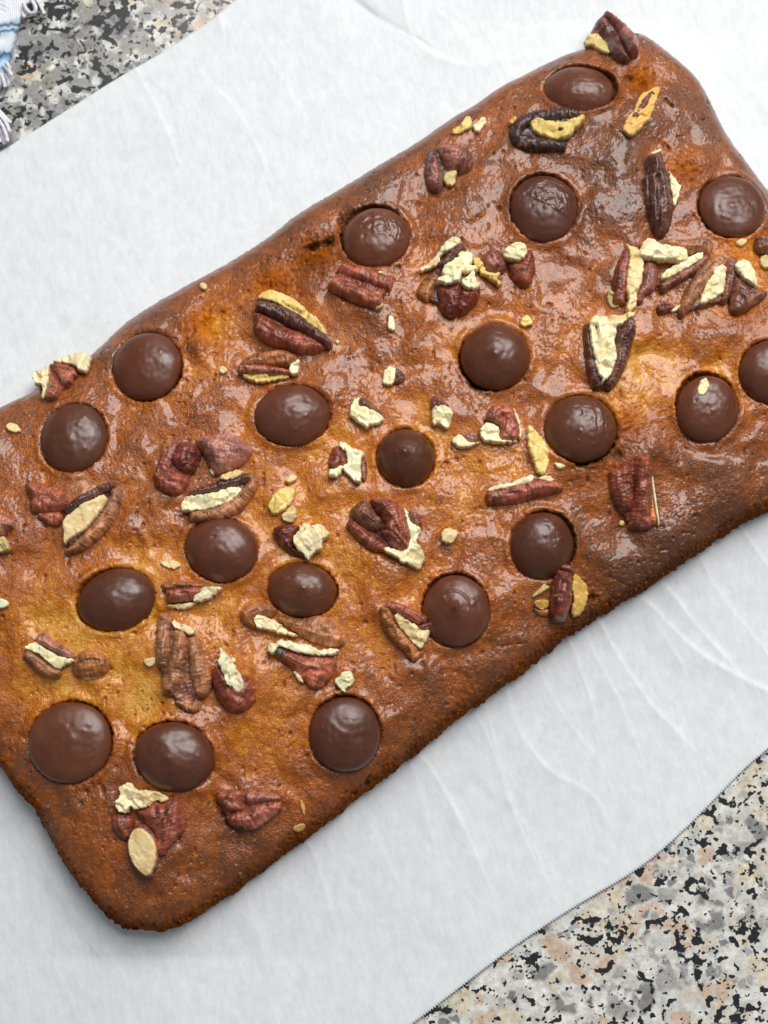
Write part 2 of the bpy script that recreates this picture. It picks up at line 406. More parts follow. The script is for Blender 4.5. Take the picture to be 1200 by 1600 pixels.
wx = fbm(u0 / 9, v0 / 9, 2, 5) * 4; wy = fbm(u0 / 9, v0 / 9, 2, 8) * 4
und = 1.0 * noise(u0 / 24, v0 / 24, 1) + 1.15 * noise((u0 + wx) / 11, (v0 + wy) / 11, 2) + 0.52 * noise((u0 + wx) / 5.6, (v0 + wy) / 5.6, 3) + 0.06 * noise((u0 + wx) / 2.8, (v0 + wy) / 2.8, 4)
Zb = Zb - LOW * 3.0 * mm * np.exp(-dpos / (1.3 * mm)) - 1.6 * mm * np.exp(-dpos / (1.2 * mm))
Zb = Zb + und * mm * (0.35 + 0.65 * sstep(0, 10 * mm, dpos))

def line_world(pts, z=0.022):
    P = np.array(pts, float); x, y = ray_xy(P[:, 0], P[:, 1], z); return np.stack([x, y], 1)
def near(pts, r):
    """(slice, distance) of the raster around a polyline"""
    P = line_world(pts)
    i0, i1 = [int(np.clip((a - GX0) / GS, 0, GNX)) for a in (P[:, 0].min() - r, P[:, 0].max() + r)]
    j0, j1 = [int(np.clip((a - GY0) / GS, 0, GNY)) for a in (P[:, 1].min() - r, P[:, 1].max() + r)]
    sl = (slice(j0, j1), slice(i0, i1)); jit = 0.8 * mm * fbm(u0[sl] / 2.2, v0[sl] / 2.2, 3, 31)
    return sl, np.abs(seg_dist(GX[sl], GY[sl], P) + jit)
BAKE_SHADE = np.zeros_like(Zb)
# folds of risen batter
for pts, h, wd in [([(985, 704), (930, 722), (870, 742), (800, 748), (740, 752), (640, 764), (560, 766), (490, 772), (440, 785)], 0.75, 3.4),
                   ([(200, 830), (240, 820), (285, 818)], 0.6, 3.0), ([(330, 700), (240, 715), (200, 700)], 0.45, 3.0),
                   ([(395, 480), (460, 560), (540, 560)], 0.5, 3.0), ([(690, 850), (620, 900), (560, 860), (530, 830)], 0.6, 3.5),
                   ([(590, 960), (650, 1040), (760, 1040), (830, 1010)], 0.5, 3.5), ([(700, 240), (760, 230), (800, 215)], 0.5, 3.0),
                   ([(940, 250), (990, 230), (1000, 300), (960, 330)], 0.5, 4.0), ([(1050, 660), (1020, 690), (1100, 720), (1180, 680)], 0.6, 4.0),
                   ([(240, 1000), (250, 1090), (310, 1130), (380, 1110)], 0.45, 2.2), ([(1010, 520), (1100, 520), (1170, 510)], 0.5, 3.0)]:
    sl, d = near(pts, 3.2 * wd * mm); Zb[sl] += h * mm * np.exp(-(d / (wd * mm)) ** 2); BAKE_SHADE[sl] += 0.10 * np.exp(-(d / (wd * mm)) ** 2)
# lumps
for (px_, py_, r, h) in [(305, 537, 2.6, 1.3), (425, 425, 3.2, 0.9), (1060, 840, 8, 0.8), (470, 365, 3, -0.6), (1000, 60, 4, 0.7)]:
    sl, d = near([(px_, py_), (px_ + 1, py_)], r * 3 * mm); Zb[sl] += h * mm * np.exp(-(d / (r * mm)) ** 2)

def blur(Z, sig):
    k = max(1, int(sig / GS)); out = Z
    for ax in (0, 1):
        for _ in range(2):
            P = np.concatenate([np.repeat(np.take(out, [0], ax), k + 1, ax), out, np.repeat(np.take(out, [-1], ax), k, ax)], ax)
            c = np.cumsum(P, axis=ax, dtype=np.float64)
            n = out.shape[ax]
            out = (np.take(c, np.arange(2 * k + 1, 2 * k + 1 + n), ax) - np.take(c, np.arange(n), ax)) / (2 * k + 1)
    return out
ZS = blur(Zb, 1.3 * mm)                                   # what things rest on
def place(u, v, off=0.0):
    """photo pixel -> point on the loaf raised by off"""
    u = np.asarray(u, float); v = np.asarray(v, float); z = np.full(u.shape, 0.022)
    for _ in range(5):
        x, y = ray_xy(u, v, z + off); z = bilin(ZS, x, y)
    return x, y, z

# chips: cx, cy, a, b, rotation, dome height px, gap offset, options, label
CHIPS = [
 (905, 139, 57, 43, -8, 25, (6, -1), {'flat': 1.6}, 'oval smooth chocolate chip nearest the top corner, below the curled pecan'),
 (851, 324, 54, 56, 0, 20, (-3, -4), {'wr': (0.0, -0.12, 0.9), 'crease': 1}, 'chocolate chip with a wrinkled matte upper half and a folded skin'),
 (1145, 321, 54, 54, 0, 17, (-5, 3), {'nub': 0.6}, 'flat matte chocolate chip with a small central nub near the right edge'),
 (588, 370, 54, 51, 20, 24, (-6, -6), {'wr': (0.1, 0.0, 1.0)}, 'crinkled chocolate chip above the ridged red double lobed pecan'),
 (229, 571, 56, 57, 0, 24, (3, 4), {}, 'large smooth chocolate chip beside the upper left crust edge'),
 (115, 684, 53, 57, 0, 23, (1, 0), {'nub': 0.5}, 'chocolate chip below the pecan that hangs over the upper left crust edge'),
 (457, 647, 59, 49, 6, 27, (0, 2), {'nub': 0.4}, 'chocolate chip tucked under the orange brown pecan, with a pimple on top'),
 (634, 715, 46, 47, 0, 40, (0, 1), {'nub': 1.2, 'gloss': 1}, 'smallest and most pointed chocolate chip, at the middle of the loaf'),
 (774, 555, 54, 53, 0, 33, (-5, 4), {'nub': 0.9}, 'domed chocolate chip with a dark hole at its lower left rim'),
 (907, 668, 57, 54, 0, 31, (3, 5), {'wr': (0.15, 0.45, 0.9), 'gloss': 1}, 'shiny melted looking chocolate chip beside the yellow nut shard'),
 (1106, 638, 49, 54, -18, 25, (-4, -7), {'dent': 1}, 'chocolate chip with a pale nut crumb lying on it'),
 (1208, 580, 51, 51, 0, 25, (-3, 0), {}, 'chocolate chip cut by the right edge of the picture'),
 (847, 852, 50, 53, -20, 32, (4, -2), {'wr': (0.45, 0.3, 0.8)}, 'chocolate chip with a crackled right shoulder beside the upright wine red pecan stick'),
 (713, 954, 52, 55, 0, 22, (-3, -5), {'nub': 1.5, 'ring': 1, 'gloss': 1}, 'chocolate chip with a curled tip in a ring, touched by a pecan'),
 (472, 921, 54, 42, -8, 29, (3, 1), {'nub': 0.8}, 'oval chocolate chip above the long orange brown pecan half'),
 (346, 858, 57, 50, -10, 31, (0, 1), {'gloss': 1}, 'chocolate chip directly under the pecan with the pale open face'),
 (182, 937, 62, 49, 14, 30, (-2, 0), {'gloss': 1}, 'widest oval chocolate chip, left of the small orange pecan with a white tip'),
 (108, 1160, 65, 62, 0, 19, (4, -3), {'nub': 0.4}, 'largest flat chocolate chip, near the lower left corner of the loaf'),
 (271, 1182, 61, 52, -14, 28, (0, -2), {'dent': 1, 'nub': 0.5}, 'chocolate chip just above the pecan with the teardrop shaped pale face'),
 (539, 1147, 55, 57, 0, 22, (0, -4), {'nub': 0.5}, 'chocolate chip near the lower crust edge, below the pale nut chunk'),
]
# wells for the chips and raised batter around them
Zd = Zb.copy(); CR = np.zeros_like(Zb)
for (c0, c1, a, b_, rot, H, gap, op, lab) in CHIPS:
    x0, y0, z0 = [float(q_) for q_ in place(c0, c1)]
    xg, yg, _ = [float(q_) for q_ in place(c0 + gap[0], c1 + gap[1])]
    R = 2.2 * max(a, b_) * PX
    i0, i1 = [int(np.clip((q_ - GX0) / GS, 0, GNX)) for q_ in (x0 - R, x0 + R)]; j0, j1 = [int(np.clip((q_ - GY0) / GS, 0, GNY)) for q_ in (y0 - R, y0 + R)]
    sl = (slice(j0, j1), slice(i0, i1))
    ca, sa = math.cos(math.radians(rot)), math.sin(math.radians(rot))
    def rad(xc, yc, ex):
        dx, dy = GX[sl] - xc, GY[sl] - yc
        return np.hypot((dx * ca + dy * sa) / ((a + ex) * PX), (-dx * sa + dy * ca) / ((b_ + ex) * PX))
    th = np.arctan2(GY[sl] - y0, GX[sl] - x0)
    jit = 0.045 * fbm(u0[sl] / 1.3, v0[sl] / 1.3, 3, 40)
    r1 = rad(x0, y0, 0) + jit; r2 = rad(xg, yg, 0) + jit * 1.5
    rr = np.minimum(r1 / 1.0, r2 / 1.02)
    hole = 1 - sstep(0.88, 1.0, rr)
    lip = np.exp(-((r1 - 1.11) / 0.13) ** 2)
    Zd[sl] += 0.7 * mm * lip * (0.7 + 0.6 * noise(np.cos(th) * 1.5 + c0, np.sin(th) * 1.5 + c1, 4))
    Zd[sl] -= 1.9 * mm * hole
    BAKE_SHADE[sl] += 0.45 * hole + 0.14 * (1 - sstep(0.96, 1.09, rr)); CR[sl] = np.maximum(CR[sl], 0.8 * (1 - sstep(0.92, 1.03, rr)))  # shade in the well and gap is painted into the crust colour
# holes and cracks, their shade painted into the colour: points, half width mm, depth mm
for pts, wd, dp in [([(741, 597), (752, 604)], 0.8, 2.2), ([(951, 713), (956, 711)], 0.7, 2.4), ([(966, 709), (971, 706)], 0.8, 2.6), ([(905, 722), (940, 716)], 0.6, 1.6),
                    ([(640, 315), (655, 303)], 0.25, 0.7), ([(478, 372), (495, 366), (516, 362)], 0.7, 1.2), ([(530, 332), (545, 322), (565, 315), (592, 311), (615, 318)], 0.9, 1.5), ([(488, 372), (500, 366), (514, 362)], 0.9, 1.3),
                    ([(1045, 140), (1058, 150)], 0.3, 0.8), ([(1035, 207), (1056, 224), (1072, 236), (1086, 246)], 0.22, 0.6), ([(335, 478), (352, 474), (370, 472)], 0.45, 0.8),
                    ([(292, 507), (300, 509)], 0.5, 0.8), ([(312, 492), (322, 486)], 0.4, 0.7), ([(1033, 643), (1055, 637)], 0.3, 0.8), ([(965, 675), (985, 665)], 0.3, 0.7),
                    ([(104, 868), (104, 880), (113, 888)], 0.22, 0.7), ([(922, 930), (930, 925)], 1.0, 2.0), ([(1000, 906), (1018, 903)], 0.4, 0.8), ([(960, 895), (985, 905)], 0.25, 0.6),
                    ([(985, 105), (1000, 112), (1016, 118)], 0.6, 0.9), ([(572, 1220), (576, 1212)], 0.5, 1.0), ([(505, 378), (498, 420)], 0.5, 0.6), ([(412, 430), (440, 438)], 1.0, 0.9),
                    ([(780, 1005), (830, 1000)], 0.3, 0.4), ([(690, 1048), (712, 1046), (730, 1052)], 0.5, 0.5), ([(150, 1225), (170, 1262)], 0.4, 0.4), ([(330, 1240), (350, 1280), (370, 1305)], 0.6, 0.35)]:
    sl, d = near(pts, 3.5 * wd * mm)
    f = np.exp(-(d / (wd * mm)) ** 2) * np.clip(0.6 + 1.0 * noise(u0[sl] / 3.3, v0[sl] / 3.3, 44), 0, 1); Zd[sl] -= dp * mm * f; BAKE_SHADE[sl] += (0.2 if dp < 1.1 else 0.6) * f; CR[sl] = np.maximum(CR[sl], 0.8 * f)
# torn, crumbly patches
for (px_, py_, r, s_) in [(490, 385, 5, 1), (420, 430, 6, .8), (430, 470, 5, .6), (315, 495, 5, .7), (960, 135, 3, .8), (1005, 110, 4, .9), (985, 655, 5, .5), (1170, 470, 6, .5), (1160, 390, 5, .5), (925, 935, 5, .7), (1075, 255, 5, .6), (290, 890, 2, .3), (940, 715, 4, .6)]:
    sl, d = near([(px_, py_), (px_ + 1, py_)], r * 2.6 * mm); CR[sl] = np.maximum(CR[sl], s_ * np.exp(-(d / (r * mm)) ** 2))
CR = np.maximum(CR, LOW * (1 - sstep(0.5 * mm, 4.2 * mm, dpos + 1.2 * mm * fbm(u0 / 4, v0 / 4, 2, 60))))
CR = np.maximum(CR, (0.12 + 0.4 * LOW) * (1 - sstep(0, 1.6 * mm, dpos)))
# skin wrinkles everywhere, pores where the crumb shows
wx2 = fbm(u0 / 3.2, v0 / 3.2, 2, 15) * 1.6; wy2 = fbm(u0 / 3.2, v0 / 3.2, 2, 18) * 1.6
rc, rs = math.cos(0.9), math.sin(0.9)
ur, vr = u0 * rc + v0 * rs, -u0 * rs + v0 * rc
calm = sstep(-0.45, 0.5, noise(u0 / 13, v0 / 13, 50))
wr = 0.035 * (ridged((ur + wx2) / 1.2, (vr + wy2) / 3.2, 21) - .4) + 0.05 * noise((u0 + wx2) / 2.0, (v0 + wy2) / 2.0, 22) + 0.085 * noise((u0 + wy2) / 0.85, (v0 + wx2) / 0.85, 23) + 0.10 * noise(u0 / 0.5, v0 / 0.5, 24) + 0.05 * (ridged((u0 + 0.4 * wx2) / 1.0, (v0 + 0.4 * wy2) / 1.0, 27) - .4)
Zd += mm * wr * (0.35 + 0.65 * calm) * (0.5 + 0.5 * sstep(0, 3 * mm, dpos))
pores = np.minimum(0, noise(u0 / 1.15, v0 / 1.15, 25) + 0.12) * 1.4 + 0.55 * noise(u0 / 0.75, v0 / 0.75, 26)
pits = sstep(0.50, 0.72, noise(u0 / 1.25, v0 / 1.25, 28)) * sstep(-0.05, 0.35, noise(u0 / 8, v0 / 8, 29))
Zd -= 0.55 * mm * pits; BAKE_SHADE += 0.35 * pits  # pits also get painted shade in the crust colour
Zd += mm * 1.0 * CR * pores
# how far each place is baked, added to the painted shade of the recesses
BAKE_SHADE += 0.51 + 0.06 * LOW * np.exp(-dpos / (2.5 * mm)) + 0.24 * np.exp(-dpos / (9 * mm)) + 0.08 * und + 0.20 * fbm(u0 / 16, v0 / 16, 3, 70) - 0.02 * CR
BAKE_SHADE += 0.07 * noise((ur + 2 * wx2) / 2.6, (vr + 2 * wy2) / 8, 71) + 0.06 * noise((u0 + wx2) / 3.2, (v0 + wy2) / 3.2, 72)
for (px_, py_, r, s_) in [(60, 990, 15, .34), (170, 1030, 15, .30), (230, 880, 10, .16), (320, 960, 10, .30), (450, 880, 10, .28), (560, 700, 14, .22), (400, 740, 10, .2), (680, 920, 9, .28),
                          (700, 480, 10, .26), (690, 720, 10, .26), (790, 720, 9, .22), (960, 560, 11, .24), (1010, 590, 11, .22), (600, 1020, 10, .2), (330, 500, 8, .26), (290, 580, 6, .28), (1180, 450, 9, .24),
                          (1160, 380, 6, .2), (420, 1060, 14, .22), (240, 1110, 8, .18), (560, 880, 9, .28), (480, 800, 9, .26), (820, 900, 7, .2), (1080, 240, 5, .25), (1130, 560, 7, .18), (370, 1150, 14, .12), (720, 800, 8, .15)]:
    sl, d = near([(px_, py_), (px_ + 1, py_)], r * 2.4 * mm); BAKE_SHADE[sl] -= s_ * np.exp(-(d / (r * mm)) ** 2)
for (px_, py_, r, s_) in [(960, 880, 16, .22), (1050, 860, 14, .15), (390, 1310, 14, .18), (870, 240, 16, .16), (760, 440, 10, .1), (1000, 300, 12, .14), (305, 540, 2.5, .4), (640, 330, 14, .14), (1080, 150, 16, .16), (1130, 770, 12, .12)]:
    sl, d = near([(px_, py_), (px_ + 1, py_)], r * 2.4 * mm); BAKE_SHADE[sl] += s_ * np.exp(-(d / (r * mm)) ** 2)

# mesh: a square sheet stretched to the outline, then the sides down to the paper
NL, NW = 880, 500
cen = OUTW.mean(0); axd = math.radians(33.2); ax = np.array([math.cos(axd), math.sin(axd)]); ay = np.array([-ax[1], ax[0]])
lo = (OUTW - cen) @ np.stack([ax, ay], 1)
HL, HW = np.abs(lo[:, 0]).max(), np.abs(lo[:, 1]).max()
pa = np.arctan2(lo[:, 1], lo[:, 0]); pr = np.hypot(lo[:, 0], lo[:, 1]); o_ = np.argsort(pa); pa, pr = pa[o_], pr[o_]
pa = np.concatenate([pa - 2 * math.pi, pa, pa + 2 * math.pi]); pr = np.tile(pr, 3)
A_, B_ = np.meshgrid(np.linspace(-1, 1, NL), np.linspace(-1, 1, NW))
lx, ly = A_ * HL, B_ * HW; th = np.arctan2(ly, lx)
rho = np.maximum(np.abs(A_), np.abs(B_)); rect_r = np.hypot(lx, ly) / np.maximum(rho, 1e-9)
f = np.interp(th, pa, pr) / np.maximum(rect_r, 1e-9)
f = np.where(rho < 1e-6, 1, f)
fx = lx * f; fy = ly * f
WX = cen[0] + fx * ax[0] + fy * ay[0]; WY = cen[1] + fx * ax[1] + fy * ay[1]
# ragged crust edge
edge = sstep(0.965, 1.0, rho)
rag = 0.42 * noise(WX * 1000 / 4.2, WY * 1000 / 4.2, 80) + 0.26 * noise(WX * 1000 / 1.9, WY * 1000 / 1.9, 81) * np.clip(.5 + 1.3 * noise(WX * 1000 / 9, WY * 1000 / 9, 83), 0, 1.2) + 0.06 * noise(WX * 1000 / 0.8, WY * 1000 / 0.8, 84)
dirx, diry = (WX - cen[0]), (WY - cen[1]); dl = np.hypot(dirx, diry) + 1e-9
lowv = bilin(low_c, WX, WY, CS)
WX = WX + dirx / dl * rag * mm * edge * (0.10 + 1.25 * lowv); WY = WY + diry / dl * rag * mm * edge * (0.10 + 1.25 * lowv)
WZ = bilin(Zd, WX, WY); VB = bilin(BAKE_SHADE, WX, WY); VC = bilin(CR, WX, WY)
co = [np.stack([WX.ravel(), WY.ravel(), WZ.ravel()], 1)]; bk = [VB.ravel()]; cb = [VC.ravel()]
F = [grid_faces(NL, NW)]
per = np.concatenate([np.arange(NL), np.arange(1, NW) * NL + NL - 1, (NW - 1) * NL + np.arange(NL - 2, -1, -1), np.arange(NW - 2, 0, -1) * NL])
P0 = co[0][per]; ring = per; base = len(co[0]); npz = len(per)
dd = P0[:, :2] - cen; dd = dd / np.hypot(dd[:, 0], dd[:, 1])[:, None]
ZBOT = 0.0011
for k in range(1, 17):
    t = k / 16
    z = P0[:, 2] * (1 - t) + ZBOT * t
    ins = 4.2 * mm * t + 0.9 * mm * (1 - (1 - min(1, t * 4)) ** 2) * 0 + 0.0
    s = np.cumsum(np.concatenate([[0], np.hypot(*np.diff(P0[:, :2], axis=0).T)])) * 1000
    bump_ = mm * (0.55 * noise(s / 1.3, z * 1000 / 1.3, 90) + 0.35 * noise(s / 0.7, z * 1000 / 0.7, 91)) * (1 - t ** 6) * (0.22 + 0.78 * np.clip(bilin(low_c, P0[:, 0], P0[:, 1], CS), 0, 1))
    bulge = 0.55 * mm * math.sin(min(1, t * 5) * math.pi)
    pt = np.stack([P0[:, 0] + dd[:, 0] * (bump_ + bulge - ins), P0[:, 1] + dd[:, 1] * (bump_ + bulge - ins), z], 1)
    co.append(pt); bk.append(np.full(npz, 0.66) + 0.1 * noise(s / 3, z * 300, 92)); cb.append(np.full(npz, 1.0))
    new = base + (k - 1) * npz + np.arange(npz)
    F.append(np.stack([ring, new, np.roll(new, -1), np.roll(ring, -1)], 1)); ring = new
co.append(np.array([[cen[0], cen[1], ZBOT]])); bk.append([0.8]); cb.append([1.0])
ci = sum(len(q_) for q_ in co) - 1
F.append(np.stack([ring, np.full(npz, ci), np.full(npz, ci), np.roll(ring, -1)], 1)[:, [0, 1, 3]].repeat(1, 0) if False else np.stack([ring[0::2], np.full(npz // 2, ci), np.roll(ring, -2)[0::2], np.roll(ring, -1)[0::2]], 1))
co = np.concatenate(co); F = np.concatenate(F)
loaf_loc = (float(cen[0]), float(cen[1]), ZBOT)
loaf = mesh_obj('sweet_loaf', co, F, M_LOAF, loc=loaf_loc, attrs={'bake_shade': np.concatenate(bk), 'crumb': np.concatenate(cb)})
tag(loaf, 'golden brown glossy baked loaf studded with chocolate chips and pecans', 'loaf')

# loose crumb clinging to the lower crust edge
def blob_mesh(rng, r, seg=6, rings=4):
    v = [(0, 0, r)]; f_ = []
    for i in range(1, rings):
        for j in range(seg):
            p, t = math.pi * i / rings, 2 * math.pi * j / seg
            q_ = r * rng.uniform(.7, 1.25); v.append((q_ * math.sin(p) * math.cos(t), q_ * math.sin(p) * math.sin(t), q_ * math.cos(p) * .8))
    v.append((0, 0, -r * .8))
    for j in range(seg):
        k = (j + 1) % seg
        f_.append((0, 1 + j, 1 + k))
        for i in range(rings - 2): a_ = 1 + i * seg; f_ += [(a_ + j, a_ + seg + j, a_ + seg + k), (a_ + j, a_ + seg + k, a_ + k)]
        a_ = 1 + (rings - 2) * seg; f_.append((a_ + j, len(v) - 1, a_ + k))
    return np.array(v), np.array(f_)
rng = random.Random(3); vv, ff, off = [], [], 0
low_b = bilin(low_c, P0[:, 0], P0[:, 1], CS)
cand = [i for i in range(npz) if low_b[i] > 0.35]
for _ in range(800):
    i = rng.choice(cand); r = rng.uniform(.15, .42) * mm * rng.uniform(.6, 1)
    v_, f_ = blob_mesh(rng, r); ins = rng.uniform(-0.1, 2.2) * mm
    x, y = P0[i, 0] - dd[i, 0] * ins, P0[i, 1] - dd[i, 1] * ins
    z = float(bilin(Zd, x, y)) if ins > 0.3 * mm else P0[i, 2] - rng.uniform(0, 1.5) * mm
    vv.append(v_ + (x, y, z)); ff.append(f_ + off); off += len(v_)
vv = np.concatenate(vv)
o = mesh_obj('edge_crumb', vv, np.concatenate(ff), M_LOAF, parent=loaf, loc=loaf_loc, attrs={'bake_shade': np.full(len(vv), .74), 'crumb': np.ones(len(vv))})
o['kind'] = 'stuff'

# ------------------------------------------------------------------ parchment
U = np.array([math.cos(math.radians(34.5)), math.sin(math.radians(34.5))]); V = np.array([-U[1], U[0]])
def puv(pts):
    P = np.array(pts, float); x, y = ray_xy(P[:, 0], P[:, 1], 0.0008); return np.stack([x * U[0] + y * U[1], x * V[0] + y * V[1]], 1)
def puv_s(p_): return chaikin(puv(p_), 2, False)
top = puv_s([(-260, 405), (-120, 315), (0, 236), (80, 187), (160, 136), (220, 101), (260, 78), (300, 51), (330, 31), (343, 21), (352, 12), (375, -6), (520, -105), (900, -370)])
bot = puv_s([(300, 1850), (560, 1665), (653, 1597), (740, 1530), (800, 1484), (900, 1418), (997, 1363), (1060, 1310), (1110, 1260), (1167, 1201), (1200, 1174), (1300, 1090), (1560, 890)])
uu = np.arange(-0.185, 0.20, 0.00034)
NU, NV = len(uu), 300
vt = np.interp(uu, top[:, 0], top[:, 1]); vb = np.interp(uu, bot[:, 0], bot[:, 1])
tooth = np.abs(((uu / 0.00068) % 1) * 2 - 1) * 0.00066
vb2 = vb + tooth; vt2 = vt - np.abs(((uu / 0.00072) % 1) * 2 - 1) * 0.00012
tt = np.linspace(0, 1, NV)[:, None]
VV = vb2[None] * (1 - tt) + vt2[None] * tt; UU = np.repeat(uu[None], NV, 0)
PXw = UU * U[0] + VV * V[0]; PYw = UU * U[1] + VV * V[1]
pu, pv = PXw * 1000, PYw * 1000
Zp = 0.50 + 0.30 * noise(pu / 42, pv / 42, 3) + 0.10 * noise(pu / 17, pv / 17, 4)
# crumple: faint facets
Zp += 0.16 * np.abs(noise(UU * 1000 / 15, VV * 1000 / 34, 6)) + 0.08 * np.abs(noise(UU * 1000 / 6, VV * 1000 / 22, 7))
CREASES = [  # points, height mm, half width mm, one-sided (step) flag
 ([(470, 1322), (483, 1312), (497, 1350), (517, 1420)], 0.55, 1.6), ([(475, 1315), (476, 1365)], -0.3, 1.2), ([(640, 1190), (648, 1205), (667, 1277), (683, 1345)], 0.5, 1.5),
 ([(655, 1180), (673, 1200), (720, 1283), (750, 1350)], 0.95, 1.6), ([(740, 1112), (765, 1160), (800, 1267), (830, 1330)], 0.6, 1.8), ([(757, 1105), (777, 1180), (800, 1255)], 0.5, 1.2),
 ([(880, 1000), (893, 1012), (905, 1050), (923, 1095)], 0.85, 1.5), ([(920, 972), (935, 975), (953, 1010), (1013, 1100), (1060, 1145)], 0.9, 1.8), ([(985, 935), (1000, 935), (1077, 1012), (1133, 1047), (1210, 1085)], 1.05, 2.2),
 ([(1030, 915), (1047, 930), (1087, 980), (1140, 1035)], 0.8, 1.8), ([(1040, 1000), (1063, 1035)], 0.5, 1.2), ([(790, 1075), (800, 1130), (850, 1200), (880, 1217), (917, 1233), (943, 1262), (946, 1300)], 0.6, 1.7),
 ([(800, 1258), (822, 1292), (845, 1350)], 0.4, 1.5), ([(835, 1035), (870, 1110), (930, 1180)], 0.55, 2.0), ([(1085, 870), (1120, 930), (1190, 1010)], 0.7, 2.0), ([(1150, 825), (1190, 880), (1230, 930)], 0.6, 2.0), ([(905, 985), (965, 1090), (990, 1150)], 0.5, 1.6),
 ([(560, 1250), (600, 1330), (640, 1420)], 0.35, 2.2), ([(380, 1385), (400, 1440), (420, 1520)], 0.3, 2.2), ([(330, 1425), (333, 1460), (328, 1480)], 0.3, 1.2),
 ([(205, 100), (220, 122), (240, 160), (262, 205), (275, 240)], 0.55, 2.2), ([(235, 130), (262, 150), (270, 178)], -0.5, 2.5), ([(350, 150), (372, 175), (402, 228), (415, 262)], 0.5, 2.0),
 ([(545, -10), (580, 20), (637, 52)], -1.5, 3.2), ([(628, -10), (637, 50), (660, 80), (720, 110), (780, 100)], 0.9, 2.4), ([(400, 60), (440, 120), (470, 170)], 0.35, 2.6), ([(420, 190), (470, 180), (520, 120)], 0.35, 2.4),
 ([(700, 30), (760, 90), (800, 100)], 0.4, 2.0), ([(1010, -10), (1060, 40), (1100, 100)], 0.4, 2.5), ([(1100, 60), (1150, 150), (1210, 220)], -0.6, 5.0), ([(343, 22), (347, 40)], 0.9, 1.1), ([(60, 1330), (110, 1420), (180, 1500)], 0.3, 4),
 ([(0, 1290), (60, 1370), (130, 1460)], -0.3, 5)]
def seg_signed(px, py, P):
    best = np.full(px.shape, 1e9); sg = np.ones(px.shape)
    for i in range(len(P) - 1):
        ax_, ay_ = P[i]; dx, dy = P[i + 1] - P[i]
        t = np.clip(((px - ax_) * dx + (py - ay_) * dy) / (dx * dx + dy * dy + 1e-20), 0, 1)
        ex_, ey_ = px - ax_ - t * dx, py - ay_ - t * dy; d_ = np.hypot(ex_, ey_); c_ = np.sign(dx * ey_ - dy * ex_)
        k_ = d_ < best; best = np.where(k_, d_, best); sg = np.where(k_, c_, sg)
    return best, sg
for pts, h, wd in CREASES:
    P = np.array(pts, float); x, y = ray_xy(P[:, 0], P[:, 1], 0.0008); P = chaikin(np.stack([x, y], 1), 2, False)
    x0, x1, y0, y1 = P[:, 0].min() - .02, P[:, 0].max() + .02, P[:, 1].min() - .02, P[:, 1].max() + .02
    msk = (PXw > x0) & (PXw < x1) & (PYw > y0) & (PYw < y1)
    d, sg_ = seg_signed(PXw[msk], PYw[msk], P); d = d * 1000; wsd = np.where(sg_ > 0, 0.24, 1.5) * wd
    sg = 0.6 + 0.8 * np.clip(noise(pu[msk] / 9, pv[msk] / 9, 33) + .4, 0, 1)
    Zp[msk] += 0.50 * h * sg * (np.exp(-d / wsd) * 0.85 + 0.15 * np.exp(-(d / (1.8 * wd)) ** 2))
# the loaf presses the sheet flat
dl_ = bilin(sd, PXw, PYw, CS); ins_ = (PXw > GX0) & (PXw < GX1) & (PYw > GY0) & (PYw < GY1)
press = np.where(ins_, sstep(0.003, 0.008, dl_), 0)
lowp = np.clip(bilin(low_c, PXw, PYw, CS), 0, 1); Zp += np.where(ins_ | True, 6.2 * np.exp(-np.clip(-dl_ + 0.0030, 0, None) / 0.013) * 1.0, 0)
Zp = np.maximum(Zp, 0.25) * (1 - press) + 0.5 * press
Zp *= 0.001
co = np.stack([PXw.ravel(), PYw.ravel(), Zp.ravel()], 1); n0 = len(co)
F = grid_faces(NU, NV)
per = np.concatenate([np.arange(NU), np.arange(1, NV) * NU + NU - 1, (NV - 1) * NU + np.arange(NU - 2, -1, -1), np.arange(NV - 2, 0, -1) * NU])
co = np.concatenate([co, co[per] + (0, 0, -0.00008)]); nb = n0 + np.arange(len(per))
F = np.concatenate([F, np.stack([per, nb, np.roll(nb, -1), np.roll(per, -1)], 1)])
tag(mesh_obj('parchment_sheet', co, F, M_PAPER), 'creased white parchment sheet with a serrated edge under the loaf', 'parchment paper')

# ------------------------------------------------------------------ towel corner
def tube(pts, r, seg=8):
    P = chaikin(np.array(pts, float), 2, False); n = len(P)
    T = np.gradient(P, axis=0); T /= np.linalg.norm(T, axis=1)[:, None] + 1e-12
    up = np.array([0.3, 0.2, 1.0]); S = np.cross(T, up); S /= np.linalg.norm(S, axis=1)[:, None] + 1e-12; Q = np.cross(S, T)
    an = np.arange(seg) * 2 * math.pi / seg
    tw = np.linspace(0, 9, n)[:, None]
    rr_ = r * (1 + 0.16 * np.sin(3 * an[None] + tw * 3))
    co_ = P[:, None] + (np.cos(an)[None] * rr_)[..., None] * S[:, None] + (np.sin(an)[None] * rr_)[..., None] * Q[:, None]
    i = np.arange(n - 1)[:, None] * seg + np.arange(seg)[None]; j = np.arange(n - 1)[:, None] * seg + (np.arange(seg)[None] + 1) % seg
    F_ = np.stack([i, j, j + seg, i + seg], -1).reshape(-1, 4)
    caps = np.array([[0, 1, 2, 3], [0, 3, 4, 7], [7, 4, 5, 6]])
    return co_.reshape(-1, 3), np.concatenate([F_, caps[:, ::-1], caps + (n - 1) * seg])
def pz(u, v, z): x, y = ray_xy(u, v, z); return (float(x), float(y), z)
tl = pz(-20, 60, 0.0)
towel = empty('tea_towel', tl)
tag(towel, 'white and blue striped woven tea towel with a fringed edge', 'towel')
